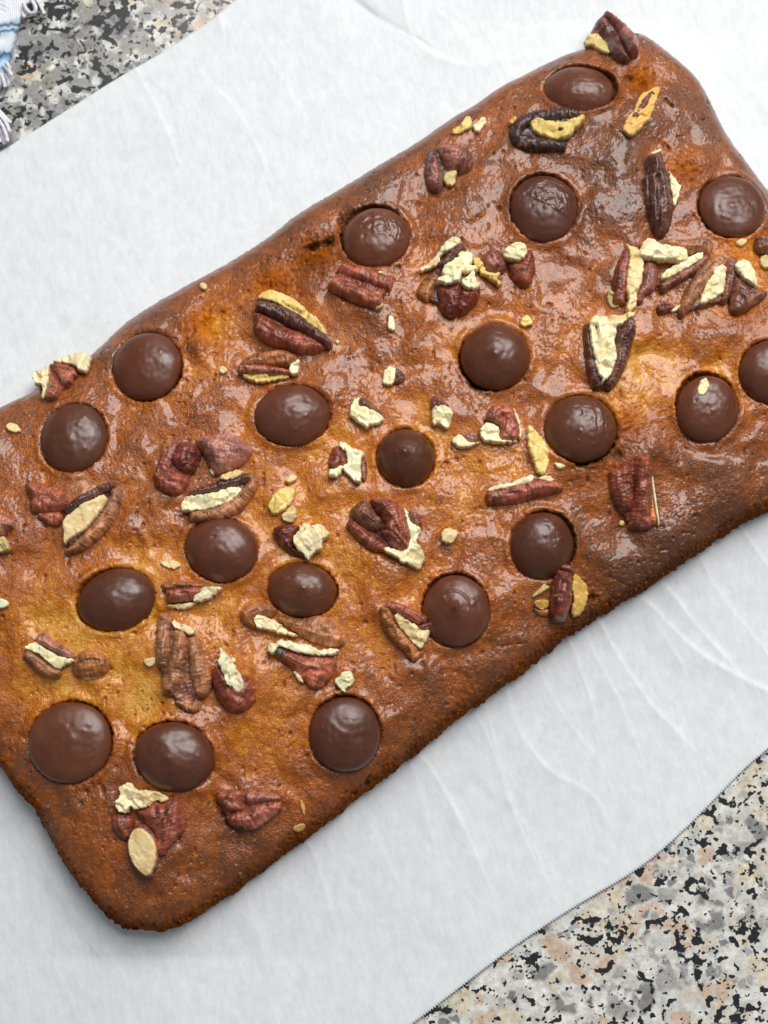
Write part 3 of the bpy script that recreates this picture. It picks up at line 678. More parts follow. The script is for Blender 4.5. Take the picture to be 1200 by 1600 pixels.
edge_px = np.array([(41, -60), (39, -10), (36, 12), (30, 24), (26, 40), (21, 58), (16, 76), (12, 92), (6, 112), (-2, 132), (-12, 150)], float)
ex = resample(chaikin(edge_px, 2, False), 0.8, False)
ncol, nrow = 120, len(ex)
tcol = np.linspace(0, 1, ncol)
TU = ex[:, 0][:, None] - tcol[None] ** 1.7 * 620; TV = ex[:, 1][:, None] + tcol[None] ** 1.7 * 240
x, y = ray_xy(TU, TV, 0.003)
h = 0.0016 + 0.0017 * (1 - np.exp(-tcol[None] * 9)) + 0.0007 * noise(TU / 22, TV / 22, 9) * np.minimum(1, tcol[None] * 6) + 0.00012 * np.sin(TU * 2.1 + TV * 1.2) + 0.00012 * np.sin(TV * 2.2 - TU * 1.1)
stripe = np.clip((ex[:, 1][:, None] + tcol[None] ** 1.7 * 60 + 5) / 140 + 0.02 * noise(TU / 9, TV / 9, 12), 0, 1) * np.ones_like(TU)
co = np.stack([x.ravel(), y.ravel(), h.ravel()], 1); n0 = len(co); F = grid_faces(ncol, nrow)[:, ::-1]
per = np.concatenate([np.arange(ncol), np.arange(1, nrow) * ncol + ncol - 1, (nrow - 1) * ncol + np.arange(ncol - 2, -1, -1), np.arange(nrow - 2, 0, -1) * ncol])
low = co[per].copy(); low[:, 2] = 0.0002; co = np.concatenate([co, low]); nb = n0 + np.arange(len(per))
F = np.concatenate([F, np.stack([per, np.roll(per, -1), np.roll(nb, -1), nb], 1)])
mesh_obj('cloth', co, F, M_TOWEL, parent=towel, loc=tl, attrs={'stripe': np.concatenate([stripe.ravel(), stripe.ravel()[per]])})
FR = [[(36, 8), (44, 2), (54, -4), (61, 4), (66, 14), (69, 22)], [(37, 4), (40, 14), (47, 21), (54, 20), (57, 13), (52, 4), (47, -6)], [(58, -12), (62, 0), (68, 10)], [(34, 14), (36, 20), (38, 27)],
      [(6, 102), (11, 108), (16, 113), (18, 118)], [(4, 108), (10, 118), (14, 128), (13, 134)], [(2, 116), (6, 126), (8, 136)], [(10, 98), (14, 104), (15, 110)],
      [(-8, 168), (2, 176), (10, 186), (17, 192)], [(-8, 174), (4, 184), (12, 196), (15, 206)], [(-8, 182), (3, 194), (9, 208), (12, 221)], [(-10, 190), (0, 202), (5, 214), (6, 226)], [(-12, 196), (-4, 210), (0, 222)]]
for k, pts in enumerate(FR):
    zs = 0.0022 + 0.0010 * math.sin(k * 2.1)
    P = [pz(a, b_, zs + 0.0004 * math.sin(i * 1.7 + k)) for i, (a, b_) in enumerate(pts)]
    c_, f_ = tube(P, 0.00046)
    mesh_obj('fringe_thread', c_, f_, M_YARN, parent=towel, loc=tl)

# ------------------------------------------------------------------ chocolate chips
for idx, (c0, c1, a, b_, rot, H, gap, op, lab) in enumerate(CHIPS):
    x0, y0, z0 = [float(q_) for q_ in place(c0, c1, 0.0012)]
    # local slope of the loaf
    e = 0.004
    sx = float(bilin(ZS, x0 + e, y0) - bilin(ZS, x0 - e, y0)) / (2 * e) * .55; sy = .55 * float(bilin(ZS, x0, y0 + e) - bilin(ZS, x0, y0 - e)) / (2 * e)
    nr, nt = 44, 84
    rr = (np.arange(nr + 1) / nr) ** 0.85; th = np.arange(nt) * 2 * math.pi / nt
    R_, T_ = np.meshgrid(rr[1:], th, indexing='ij')
    lx = np.concatenate([[0], (R_ * np.cos(T_)).ravel()]); ly = np.concatenate([[0], (R_ * np.sin(T_)).ravel()]); r = np.hypot(lx, ly); t = np.arctan2(ly, lx)
    p = op.get('flat', 2.0)
    hz = H * (1 - r ** (p + 0.5)) ** 0.62
    nb_ = op.get('nub', 0.25)
    tx, ty = 0.08 * math.sin(idx * 2.3), 0.08 * math.cos(idx * 1.9)
    rn = np.hypot(lx - tx, ly - ty)
    hz += nb_ * (2.4 * np.exp(-(rn / 0.12) ** 2) + 4.5 * np.exp(-(rn / 0.34) ** 2))
    if op.get('ring'): hz += 1.3 * np.exp(-((rn - 0.45) / 0.035) ** 2) * sstep(-0.3, 0.6, ly + lx * .4) + 3.0 * np.exp(-((lx + .02) ** 2 / 0.0025 + (ly - .08) ** 2 / 0.02))
    hz += 1.3 * noise(lx * 1.7 + idx * 7, ly * 1.7 + idx * 3, 5) * (1 - r ** 6) + 0.4 * noise(lx * 6 + idx, ly * 6, 6) * (1 - r ** 8)
    if 'wr' in op:
        wx_, wy_, wa = op['wr']
        m_ = sstep(-0.15, 0.25, lx * (1 if wx_ > .05 else .35) + ly * (1 if wy_ >= 0 else 1) - wx_ * .6 - wy_ * .3 + 0.15 * noise(lx * 3, ly * 3, 7)) * sstep(1.0, 0.8, r)
        qx = lx + .12 * noise(lx * 4, ly * 4, 8); qy = ly + .12 * noise(lx * 4, ly * 4, 9)
        hz += m_ * wa * (1.5 * ridged(qx * 4.2 + idx, qy * 2.6, 12) + 0.9 * ridged(qx * 8, qy * 9 + idx, 13) - 1.0)
    if op.get('crease'):
        dcr = (ly + 0.05 + 0.55 * (lx - 0.1)) * 0.85
        hz += 1.6 * sstep(-0.03, 0.06, dcr) * sstep(0.5, 0.0, dcr) * sstep(0.95, .7, r) * sstep(-.6, -.2, lx)
    if op.get('dent'): hz -= 1.8 * np.exp(-((ly - 0.55 - 0.5 * lx) / 0.16) ** 2) * sstep(-.2, .5, lx + ly) * (r < .97)
    # small pimples and nicks
    rg = random.Random(idx)
    for _ in range(5):
        q0, q1, s_ = rg.uniform(-.7, .7), rg.uniform(-.7, .7), rg.choice([1.2, -0.9, .8]); hz += s_ * np.exp(-(((lx - q0) ** 2 + (ly - q1) ** 2) / rg.uniform(.0015, .004)))
    hz += 0.05 * np.sin(rn * 26 + 3 * noise(lx * 2 + idx, ly * 2, 3)) * np.exp(-(rn / 0.6) ** 2)
    wob = 1 + 0.022 * noise(np.cos(t) * 2 + idx * 5, np.sin(t) * 2, 14)
    ca, sa = math.cos(math.radians(rot)), math.sin(math.radians(rot))
    dx = (lx * a * ca - ly * b_ * sa) * PX * wob; dy = (lx * a * sa + ly * b_ * ca) * PX * wob
    seat = 1.5 * PX
    co = np.stack([x0 + dx, y0 + dy, z0 + seat + hz * PX + sx * dx + sy * dy], 1)
    i = 1 + np.arange(nr - 1)[:, None] * nt + np.arange(nt)[None]; j = 1 + np.arange(nr - 1)[:, None] * nt + (np.arange(nt)[None] + 1) % nt
    F = np.stack([i, i + nt, j + nt, j], -1).reshape(-1, 4)
    j0 = 1 + np.arange(0, nt, 2); F = np.concatenate([F, np.stack([np.zeros(nt // 2, int), j0, j0 + 1, 1 + (np.arange(2, nt + 2, 2) % nt)], 1)])
    last = 1 + (nr - 1) * nt + np.arange(nt); n0 = len(co)
    skirts = [(1.012, -3), (0.99, -9), (0.93, -20), (0.80, -23)]
    rim = co[last]; ctr = np.array([x0, y0, 0])
    prev = last
    for s_, dz in skirts:
        q_ = rim.copy(); q_[:, 0] = x0 + (rim[:, 0] - x0) * s_; q_[:, 1] = y0 + (rim[:, 1] - y0) * s_; q_[:, 2] += dz * PX
        new = len(co) + np.arange(nt); co = np.concatenate([co, q_]); F = np.concatenate([F, np.stack([prev, new, np.roll(new, -1), np.roll(prev, -1)], 1)]); prev = new
    co = np.concatenate([co, [[x0, y0, float(co[prev][:, 2].mean())]]]); ci = len(co) - 1
    F = np.concatenate([F, np.stack([prev[0::2], np.full(nt // 2, ci), np.roll(prev, -2)[0::2], np.roll(prev, -1)[0::2]], 1)])
    o = mesh_obj('chocolate_chip', co, F, M_CHOC, loc=(x0, y0, z0 + seat))
    g = 0.80 + 0.40 * rg.random(); o.color = (g, g * rg.uniform(.94, 1.06), g * rg.uniform(.9, 1.1), 1)
    tag(o, lab, 'chocolate chip', 'chocolate chips baked into the loaf')

# ------------------------------------------------------------------ pecans
COLS = {'red': (0.36, 0.095, 0.050), 'dark': (0.050, 0.020, 0.018), 'wine': (0.155, 0.028, 0.016), 'orange': (0.400, 0.140, 0.042), 'tan': (0.380, 0.155, 0.068), 'mauve': (0.260, 0.085, 0.062),
        'pink': (0.42, 0.165, 0.120), 'brown': (0.190, 0.066, 0.038), 'purple': (0.105, 0.036, 0.026), 'grey': (0.10, 0.07, 0.065), 'plum': (0.255, 0.058, 0.030),
        'cream': (0.98, 0.88, 0.62), 'white': (0.98, 0.92, 0.70), 'gold': (0.74, 0.46, 0.13), 'pale': (0.90, 0.72, 0.42), 'green': (0.68, 0.56, 0.27), 'yellow': (0.85, 0.66, 0.24)}
KERN = {'cream', 'white', 'gold', 'pale', 'green', 'yellow'}
def spine_outline(sp):
    S = np.array(sp, float); S = chaikin(S, 2, False); S = resample(S, 1.2, False)
    T = np.gradient(S[:, :2], axis=0); T /= np.linalg.norm(T, axis=1)[:, None] + 1e-9; Nn = np.stack([-T[:, 1], T[:, 0]], 1)
    wdt = S[:, 2:3]
    A = S[:, :2] + Nn * wdt; B = S[:, :2] - Nn * wdt
    def cap(c, t_, n_, w_, sg): return [c + w_ * (n_ * math.cos(k) * 1.0 + t_ * sg * math.sin(k) * 0.32) for k in (math.pi / 5, 2 * math.pi / 5, 3 * math.pi / 5, 4 * math.pi / 5)]
    return np.concatenate([A, cap(S[-1, :2], T[-1], Nn[-1], wdt[-1, 0], 1), B[::-1], cap(S[0, :2], -T[0] * -1, -Nn[0], wdt[0, 0], -1)])
pid = [0]
def build_part(name, poly, col, parent, ploc, kern, H=None, off=None, R=None, wr=None, gr=(), lift=0.0, tilt=(0, 0), jag=None, crk=None):
    """one lump of nut from its outline in photo pixels"""
    pid[0] += 1; sd_ = pid[0]
    P = np.asarray(poly, float)
    P = chaikin(P, 1)
    grow = 0.9 if kern else 1.6
    area = 0.5 * abs(np.sum(P[:, 0] * np.roll(P[:, 1], -1) - P[:, 1] * np.roll(P[:, 0], -1)))
    step = 1.25 if area < 900 else 1.7
    P = resample(P, step)
    jag = jag if jag is not None else (1.7 if kern else 0.95)
    jag *= min(1, math.sqrt(area) / 22)
    s = np.arange(len(P)) * step; n_ = len(P)
    Nn = np.roll(P, -1, 0) - np.roll(P, 1, 0); Nn = np.stack([Nn[:, 1], -Nn[:, 0]], 1) / (np.linalg.norm(Nn, axis=1)[:, None] + 1e-9)
    ph = s / s[-1] * 2 * math.pi; rr_ = s[-1] / 2 / math.pi
    jn = noise(np.cos(ph) * rr_ / 7 + sd_, np.sin(ph) * rr_ / 7, sd_) + 0.6 * noise(np.cos(ph) * rr_ / 3 + sd_, np.sin(ph) * rr_ / 3, sd_ + 1)
    if np.sum(P[:, 0] * np.roll(P[:, 1], -1) - P[:, 1] * np.roll(P[:, 0], -1)) < 0: Nn = -Nn
    P = P + Nn * (jn * jag + grow)[:, None]
    mn, mx = P.min(0), P.max(0)
    gx, gy = np.meshgrid(np.arange(mn[0], mx[0], step), np.arange(mn[1], mx[1], step * .87)); gx = gx + (np.arange(gx.shape[0]) % 2)[:, None] * step / 2
    rg = np.random.RandomState(sd_); gx = gx.ravel() + rg.uniform(-.2, .2, gx.size) * step; gy = gy.ravel() + rg.uniform(-.2, .2, gy.size) * step
    ok = winding(gx, gy, P); gx, gy = gx[ok], gy[ok]
    ok = seg_dist(gx, gy, P, True) > step * .6; gx, gy = gx[ok], gy[ok]
    pts = [Vector((float(a), float(b_))) for a, b_ in P] + [Vector((float(a), float(b_))) for a, b_ in zip(gx, gy)]
    vs, es, fs, *_ = delaunay_2d_cdt(pts, [(i, (i + 1) % n_) for i in range(n_)], [], 0, 1e-4)
    Q = np.array([(v_.x, v_.y) for v_ in vs]); T = np.array([f_ for f_ in fs if len(f_) == 3], int)
    ce = Q[T].mean(1); T = T[winding(ce[:, 0], ce[:, 1], P)]
    # orient in photo space (y down): make all the same way
    cr_ = (Q[T[:, 1], 0] - Q[T[:, 0], 0]) * (Q[T[:, 2], 1] - Q[T[:, 0], 1]) - (Q[T[:, 1], 1] - Q[T[:, 0], 1]) * (Q[T[:, 2], 0] - Q[T[:, 0], 0])
    T[cr_ > 0] = T[cr_ > 0][:, ::-1]
    used, inv = np.unique(T, return_inverse=True); Q = Q[used]; T = inv.reshape(-1, 3)
    d = seg_dist(Q[:, 0], Q[:, 1], P, True); d[~winding(Q[:, 0], Q[:, 1], P)] = 0
    md = max(d.max(), 1.0)
    if H is None: H = float(np.clip(6 + 0.95 * md, 7, 22)) if kern else float(np.clip(3 + 1.25 * md, 8, 30))
    H *= 1.2
    if R is None: R = min(1.8, md) if kern else md * 0.84
    if off is None: off = -1 if kern else -1.5
    tq = np.clip(d / R, 0, 1)
    h = H * np.sqrt(np.clip(1 - (1 - tq) ** 2, 0, 1)) if not kern else H * (0.35 + 0.65 * np.sqrt(np.clip(1 - (1 - tq) ** 2, 0, 1)))
    cq = Q.mean(0); cov = np.cov((Q - cq).T); ew, ev = np.linalg.eigh(cov); la = ev[:, 1]
    ua = (Q - cq) @ la; va = (Q - cq) @ np.array([-la[1], la[0]])
    tone = np.ones(len(Q)); rim = np.zeros(len(Q))
    if kern:
        k_ = 1.0 if crk is None else crk / 2.6
        k_ *= min(1, md / 5)
        ns = max(3, int(area / 85)); sx_ = rg.uniform(mn[0], mx[0], ns); sy_ = rg.uniform(mn[1], mx[1], ns)
        qx = Q[:, 0] + 2.2 * noise(Q[:, 0] / 6, Q[:, 1] / 6, sd_); qy = Q[:, 1] + 2.2 * noise(Q[:, 0] / 6, Q[:, 1] / 6, sd_ + 5)
        dd_ = np.hypot(qx[:, None] - sx_[None], qy[:, None] - sy_[None]); ki = dd_.argmin(1)
        hb = rg.uniform(-2.0, 2.0, ns); s1_ = rg.uniform(-.5, .5, ns); s2_ = rg.uniform(-.5, .5, ns)
        w8 = np.exp(-(dd_ - dd_.min(1)[:, None]) / 0.22); w8 /= w8.sum(1)[:, None]
        fac = (w8 * (hb[None] + s1_[None] * (qx[:, None] - sx_[None]) + s2_[None] * (qy[:, None] - sy_[None]))).sum(1)
        h += k_ * (np.clip(fac, -4, 4) + 0.8 * noise(ua / 13 + sd_, va / 7, 3) + 0.25 * noise(ua / 3.0, va / 3.0 + sd_, 5)) * (0.25 + 0.75 * tq)
        rim = 1 - np.clip(d / 3.0, 0, 1)
    else:
        wl, wa = wr if wr else (6.5, 0.9)
        wa *= 0.75
        bend = 2.6 * noise(ua / 12 + sd_, va / 8, 6) + 0.10 * va * va / max(md, 4)
        w1 = ridged((ua + bend) / wl + sd_, va / 20, 7); w2 = noise((ua + bend) / (wl * .42), va / 9 + sd_, 8); w3 = noise((ua + bend) / 1.9 + sd_, va / 12, 10)
        h += wa * (0.8 * w1 - .3 + 0.55 * w2 + 0.3 * w3) * tq * min(1, md / 7)
        h += 0.13 * H * noise(ua / 17 + sd_, va / 9, 9) * tq
        w4 = noise((ua + bend) / 4.2 + sd_, va / 14, 13); w5 = noise(ua / 26 + sd_, va / 3.4, 14)
        tone = np.clip(1.0 + 0.22 * w2 + 0.22 * w3 + 0.40 * w4 + 0.28 * w5 + 0.25 * (w1 - .35) + 0.45 * noise(ua / 16 + sd_ * 2, va / 10, 11), 0.34, 1.9)
        rim = (1 - np.clip(d / 1.8, 0, 1)) * np.clip(0.2 + 1.6 * noise(Q[:, 0] / 9, Q[:, 1] / 9, sd_ + 3), 0, 1)
    for gp, gd, gw in gr:
        dg = seg_dist(Q[:, 0], Q[:, 1], np.asarray(gp, float)); h -= gd * np.exp(-(dg / gw) ** 2)
    h += lift + tilt[0] * (Q[:, 0] - cq[0]) + tilt[1] * (Q[:, 1] - cq[1])
    x, y, z = place(Q[:, 0], Q[:, 1], (off + lift + 0.45 * H) * PX)
    top = np.stack([x, y, z + (off + h) * PX], 1)
    bt = top.copy(); bt[:, 2] = np.minimum(z + (off + min(lift, 12) * .8 - 9) * PX, top[:, 2] - 3 * PX)
    # pull the underside in a little
    c3 = bt.mean(0); bt[:, :2] = c3[:2] + (bt[:, :2] - c3[:2]) * 0.9
    n0 = len(top)
    e = np.concatenate([T[:, [0, 1]], T[:, [1, 2]], T[:, [2, 0]]])
    key = {}
    for a_, b2 in e.tolist(): key[(a_, b2)] = 1
    bd = [(a_, b2) for (a_, b2) in key if (b2, a_) not in key]
    side = [(b2, a_, a_ + n0) for a_, b2 in bd] + [(b2, a_ + n0, b2 + n0) for a_, b2 in bd]
    F = np.concatenate([T, T[:, ::-1] + n0, np.array(side)])
    o = mesh_obj(name, np.concatenate([top, bt]), F, M_KERN if kern else M_SKIN, parent=parent, loc=ploc, attrs={'tone': np.concatenate([tone, tone]), 'rim': np.concatenate([rim, rim])})
    c = COLS[col]; g = 0.92 + 0.16 * rg.rand(); o.color = (min(1, c[0] * g), min(1, c[1] * g), min(1, c[2] * g), 1)
    return o
def crop(org, pts):
    ox_, oy_, s_ = org
    return [tuple([ox_ + p[0] / s_, oy_ + p[1] / s_] + [q_ / s_ for q_ in p[2:]]) for p in pts]
def hull(P):
    P = sorted(map(tuple, P.tolist())); out = []
    for seq in (P, P[::-1]):
        h_ = []
        for p_ in seq:
            while len(h_) > 1 and (h_[-1][0] - h_[-2][0]) * (p_[1] - h_[-2][1]) - (h_[-1][1] - h_[-2][1]) * (p_[0] - h_[-2][0]) <= 0: h_.pop()
            h_.append(p_)
        out += h_[:-1]
    return np.array(out)
def pecan(label, org, parts, lift=0, body=None, name='pecan_piece', cat='pecan piece', group='broken pecan pieces baked on top of the loaf'):
    allp = np.array([p[:2] for part in parts for p in crop(org, part[1])])
    cx_, cy_ = allp.mean(0); x, y, z = [float(q_) for q_ in place(cx_, cy_)]
    loc = (x, y, z)
    single = len(parts) == 1
    root = None if single else empty(name, loc)
    if body:
        hp = np.array([p_[:2] for part in parts if part[0] not in KERN for p_ in (crop(org, part[1]) if len(part[1][0]) == 2 else spine_outline(crop(org, part[1])))])
        hp = hull(hp); hc = hp.mean(0); hp = hc + (hp - hc) * 0.90
        build_part('kernel_body', hp, body, root, loc, False, H=10 + lift, R=5)
    for part in parts:
        col, pts = part[0], part[1]; op = dict(part[2]) if len(part) > 2 else {}
        P = crop(org, pts); kern = col in KERN
        if len(P[0]) == 3: P = spine_outline(P)
        if 'gr' in op: op['gr'] = [(crop(org, g[0]), g[1], g[2]) for g in op['gr']]
        op['lift'] = op.get('lift', 0) + lift
        if single:
            root = build_part(name, P, col, None, loc, kern, **op)
        else:
            build_part('broken_face' if kern else 'skin_lobe', P, col, root, loc, kern, **op)
    tag(root, label, cat, group)
    return root

a = (20, 540, 8)
pecan('pink red pecan piece with cream flanks overhanging the upper left crust edge', a, [
 ('cream', [(240, 350), (300, 320), (400, 325), (430, 260), (475, 290), (455, 420), (410, 560), (390, 660), (365, 650), (385, 500), (290, 500), (265, 430)]),
 ('cream', [(480, 215), (600, 170), (720, 130), (890, 90), (975, 120), (970, 250), (930, 340), (850, 330), (780, 260), (640, 230)]),
 ('red', [(450, 240), (540, 205), (700, 230), (800, 300), (800, 370), (740, 400), (740, 460), (640, 520), (590, 450), (540, 340), (470, 290)], {'H': 22, 'gr': [([(500, 290), (600, 300), (740, 330)], 5, 2)]}),
 ('red', [(470, 340), (530, 350), (590, 450), (615, 540), (560, 640), (440, 690), (405, 620), (440, 480)], {'H': 19, 'wr': (5, 1.3)})], body='plum')
b = (0, 730, 6)
pecan('crumpled pink pecan piece touching the upper tip of the pale faced half', b, [
 ('red', [(225, 140), (340, 135), (420, 175), (540, 190), (610, 250), (640, 330), (600, 400), (480, 440), (340, 430), (270, 390), (300, 300), (250, 230)], {'H': 22, 'wr': (7, 2.0)}),
 ('red', [(330, 440), (420, 420), (540, 410), (600, 450), (575, 530), (490, 550), (400, 500)], {'H': 15})])
pecan('almond shaped pecan half showing a long flat pale yellow face', b, [
 ('tan', [(625, 800, 25), (770, 725, 52), (920, 580, 64), (1030, 440, 58), (1075, 320, 52), (1095, 200, 48)], {'H': 20}),
 ('purple', [(625, 420, 36), (720, 335, 45), (880, 245, 42), (1000, 190, 40), (1075, 175, 40)], {'H': 22}),
 ('pale', [(600, 745), (640, 690), (720, 650), (830, 570), (1010, 330), (1005, 280), (970, 260), (880, 310), (780, 345), (720, 400), (600, 490), (590, 570), (605, 610)], {'H': 19, 'crk': 0.9, 'jag': .8})], body='purple')
pecan('pink pecan piece with a greenish broken end, cut by the left edge of the picture', b, [
 ('pink', [(-120, 430), (40, 440), (130, 530), (60, 600), (0, 640), (-120, 600)]), ('green', [(-60, 650), (60, 660), (95, 740), (80, 790), (0, 800), (-60, 760)])])
c = (220, 660, 6)
pecan('dark red wrinkled pecan piece of two lobes beside the pale pink wedge', c, [
 ('orange', [(225, 135), (340, 165), (320, 270), (280, 400), (200, 430), (180, 300)], {'H': 10}),
 ('wine', [(350, 180), (450, 185), (530, 230), (570, 290), (530, 380), (480, 490), (380, 470), (270, 370), (300, 290)], {'H': 26, 'wr': (6, 2.0)}),
 ('plum', [(200, 470), (290, 420), (380, 470), (460, 510), (420, 610), (320, 700), (200, 640), (120, 560), (115, 460)], {'H': 20})], body='plum')
pecan('pale pink speckled pecan wedge standing above the pale open faced half', c, [
 ('pink', [(500, 155), (620, 120), (760, 100), (900, 115), (1000, 180), (1050, 260), (1000, 330), (900, 420), (760, 470), (700, 500), (640, 390), (570, 260)], {'H': 28, 'wr': (4, 1.0)}),
 ('cream', [(640, 440), (670, 440), (700, 500), (670, 495)])])
pecan('open pecan half with cream hollows and a tan rim resting against a chip', c, [
 ('tan', [(470, 880, 45), (620, 880, 62), (760, 845, 68), (900, 775, 66), (1000, 650, 58), (1060, 560, 42), (1010, 490, 38)], {'H': 20}),
 ('purple', [(460, 670, 20), (600, 640, 40), (740, 600, 48), (880, 560, 45), (1020, 520, 48)], {'H': 17}),
 ('pale', [(730, 530), (800, 480), (980, 445), (940, 520), (850, 550), (770, 545)], {'H': 18}),
 ('cream', [(375, 830), (385, 750), (450, 690), (580, 685), (720, 655), (860, 610), (950, 605), (940, 670), (860, 740), (730, 790), (650, 825), (500, 835), (410, 845)], {'H': 18})], body='purple')
d = (360, 440, 6)
pecan('large dark purple pecan half with a golden cut side, beside the ridged red one', d, [
 ('yellow', [(240, 150), (350, 85), (440, 110), (560, 150), (680, 240), (780, 330), (880, 430), (915, 525), (860, 500), (740, 420), (680, 385), (560, 290), (420, 210), (300, 175)], {'H': 19}),
 ('plum', [(215, 310), (240, 280), (350, 330), (500, 430), (700, 470), (850, 560), (900, 630), (760, 670), (640, 670), (540, 620), (400, 600), (280, 540), (220, 450)], {'H': 22, 'wr': (9, 1.8)}),
 ('purple', [(250, 225, 46), (400, 265, 66), (560, 340, 72), (720, 440, 66), (860, 540, 52), (940, 595, 22)], {'H': 28})], body='plum')
pecan('orange brown pecan piece lying against the top of a chocolate chip', d, [
 ('yellow', [(95, 880), (200, 865), (330, 870), (550, 870), (550, 915), (420, 930), (300, 955), (180, 935)], {'H': 11}),
 ('cream', [(550, 790), (655, 720), (650, 830), (620, 880), (560, 885)], {'H': 15}),
 ('orange', [(65, 790), (160, 690), (330, 655), (530, 640), (635, 710), (610, 785), (560, 810), (400, 805), (230, 800), (120, 810)], {'H': 20, 'wr': (9, 2.6)}),
 ('red', [(85, 825, 40), (250, 825, 46), (420, 840, 42), (555, 855, 24)], {'H': 21})])
e = (490, 400, 8)
pecan('ridged brick red pecan piece of two parallel lobes directly under a crinkled chip', e, [
 ('red', [(350, 150, 62), (480, 195, 80), (640, 240, 80), (800, 295, 84), (900, 335, 88), (960, 360, 62)], {'H': 20, 'wr': (4, 1.5)}),
 ('red', [(215, 335, 72), (320, 370, 95), (480, 430, 100), (640, 500, 100), (780, 560, 82), (850, 590, 45)], {'H': 24, 'wr': (4, 1.5)}),
 ('cream', [(760, 660), (850, 580), (885, 620), (800, 672)], {'H': 13}), ('cream', [(795, 240), (815, 208), (880, 215), (870, 245)], {'H': 21}), ('cream', [(178, 400), (205, 315), (240, 290), (235, 345)], {'H': 17})], body='plum')
f = (640, 360, 6)
pecan('jumbled pecan piece with a glossy dark wine front and cream broken top', f, [
 ('cream', [(70, 395), (190, 310), (280, 200), (300, 150), (420, 60), (490, 100), (470, 135), (380, 195), (290, 235), (275, 325), (180, 375)], {'H': 18}),
 ('orange', [(60, 580), (130, 450), (230, 400), (290, 420), (250, 520), (245, 620), (180, 670), (110, 650)], {'H': 15}),
 ('purple', [(290, 350, 34), (380, 265, 38), (450, 200, 40), (515, 170, 30)], {'H': 23}),
 ('wine', [(240, 505), (330, 515), (430, 495), (490, 470), (500, 560), (490, 770), (400, 820), (320, 790), (260, 660)], {'H': 24, 'wr': (14, .3)}),
 ('wine', [(480, 550), (600, 560), (668, 525), (640, 650), (570, 740), (480, 800), (440, 760), (450, 600)], {'H': 25, 'wr': (14, .3)}),
 ('cream', [(300, 370), (380, 310), (460, 260), (450, 230), (520, 200), (590, 220), (585, 300), (545, 350), (600, 340), (650, 380), (560, 405), (480, 410), (400, 445), (300, 430)], {'H': 25}),
 ('white', [(245, 492), (300, 455), (400, 440), (482, 390), (485, 470), (400, 527), (320, 522)], {'H': 29}),
 ('white', [(490, 470), (540, 470), (590, 390), (615, 430), (612, 480), (668, 520), (640, 567), (560, 577), (492, 552)], {'H': 30}),
 ('yellow', [(590, 250), (650, 260), (700, 350), (740, 410), (850, 410), (820, 470), (860, 500), (840, 540), (790, 480), (700, 430), (640, 380), (600, 330)], {'H': 15})], body='purple')
pecan('small pinkish purple pecan lobe squeezed between the dark wine pecan and a cream chunk', f, [('mauve', [(700, 225), (760, 170), (860, 190), (880, 260), (910, 340), (860, 410), (740, 395), (700, 330), (655, 262)], {'H': 22})])
pecan('red brown pecan chip with a cream top, above and right of the dark wine pecan', f, [
 ('plum', [(1080, 190), (1140, 180), (1170, 250), (1180, 330), (1160, 440), (1110, 530), (1010, 510), (920, 360), (940, 310), (1050, 300)], {'H': 20}),
 ('cream', [(860, 210), (960, 150), (1010, 120), (1100, 160), (1085, 260), (1030, 305), (980, 295), (900, 290)], {'H': 21})])
g = (640, 170, 7.5)
pecan('curled mauve pecan piece with two lobes around a yellow core near the upper crust edge', g, [
 ('green', [(395, 800), (450, 745), (570, 735), (535, 820), (515, 910), (450, 905), (400, 850)], {'H': 12}),
 ('grey', [(250, 510, 28), (222, 600, 28), (215, 680, 24)], {'H': 15}),
 ('mauve', [(290, 450), (420, 410), (600, 420), (700, 480), (755, 580), (720, 680), (650, 720), (560, 745), (420, 735), (380, 650), (340, 540)], {'H': 24, 'wr': (6, 1.2)}),
 ('mauve', [(285, 560, 48), (265, 700, 86), (285, 850, 98), (345, 930, 62)], {'H': 22})], body='purple')
pecan('thin yellow nut shred lying flat by the upper crust edge', g, [('yellow', [(470, 292), (510, 240), (620, 190), (640, 120), (680, 80), (732, 140), (732, 212), (650, 262), (560, 292)], {'H': 9}),
 ('cream', [(725, 205), (780, 180), (820, 120), (895, 95), (890, 170), (850, 210), (820, 280), (770, 270)], {'H': 9})], name='nut_shred', cat='nut shred')
h = (780, 130, 4.286)
pecan('dark brown pecan ring with a golden middle just below the topmost chip', h, [
 ('dark', [(530, 212, 32), (440, 205, 40), (320, 215, 40), (200, 240, 45), (122, 300, 50), (122, 370, 50), (200, 402, 45), (320, 412, 40), (440, 425, 26)], {'H': 17}),
 ('yellow', [(195, 270), (250, 245), (300, 265), (350, 260), (420, 270), (480, 260), (540, 215), (578, 255), (500, 322), (470, 370), (400, 388), (320, 372), (230, 342)], {'H': 19}),
 ('gold', [(60, 265), (105, 225), (120, 250), (82, 290)], {'H': 16}), ('dark', [(388, 300), (450, 293), (458, 320), (400, 327)], {'H': 8, 'lift': 14})], body='dark')
pecan('twisted golden shred of nut right of the topmost chip', h, [
 ('gold', [(820, 310), (850, 240), (900, 190), (920, 130), (960, 70), (1030, 35), (1080, 35), (1060, 100), (1030, 180), (1000, 260), (940, 310), (900, 360), (850, 350)], {'H': 13, 'crk': 1.6}),
 ('brown', [(900, 230, 14), (945, 170, 24), (985, 110, 24), (1030, 65, 14)], {'H': 7, 'lift': 10})], name='nut_shred', cat='nut shred')
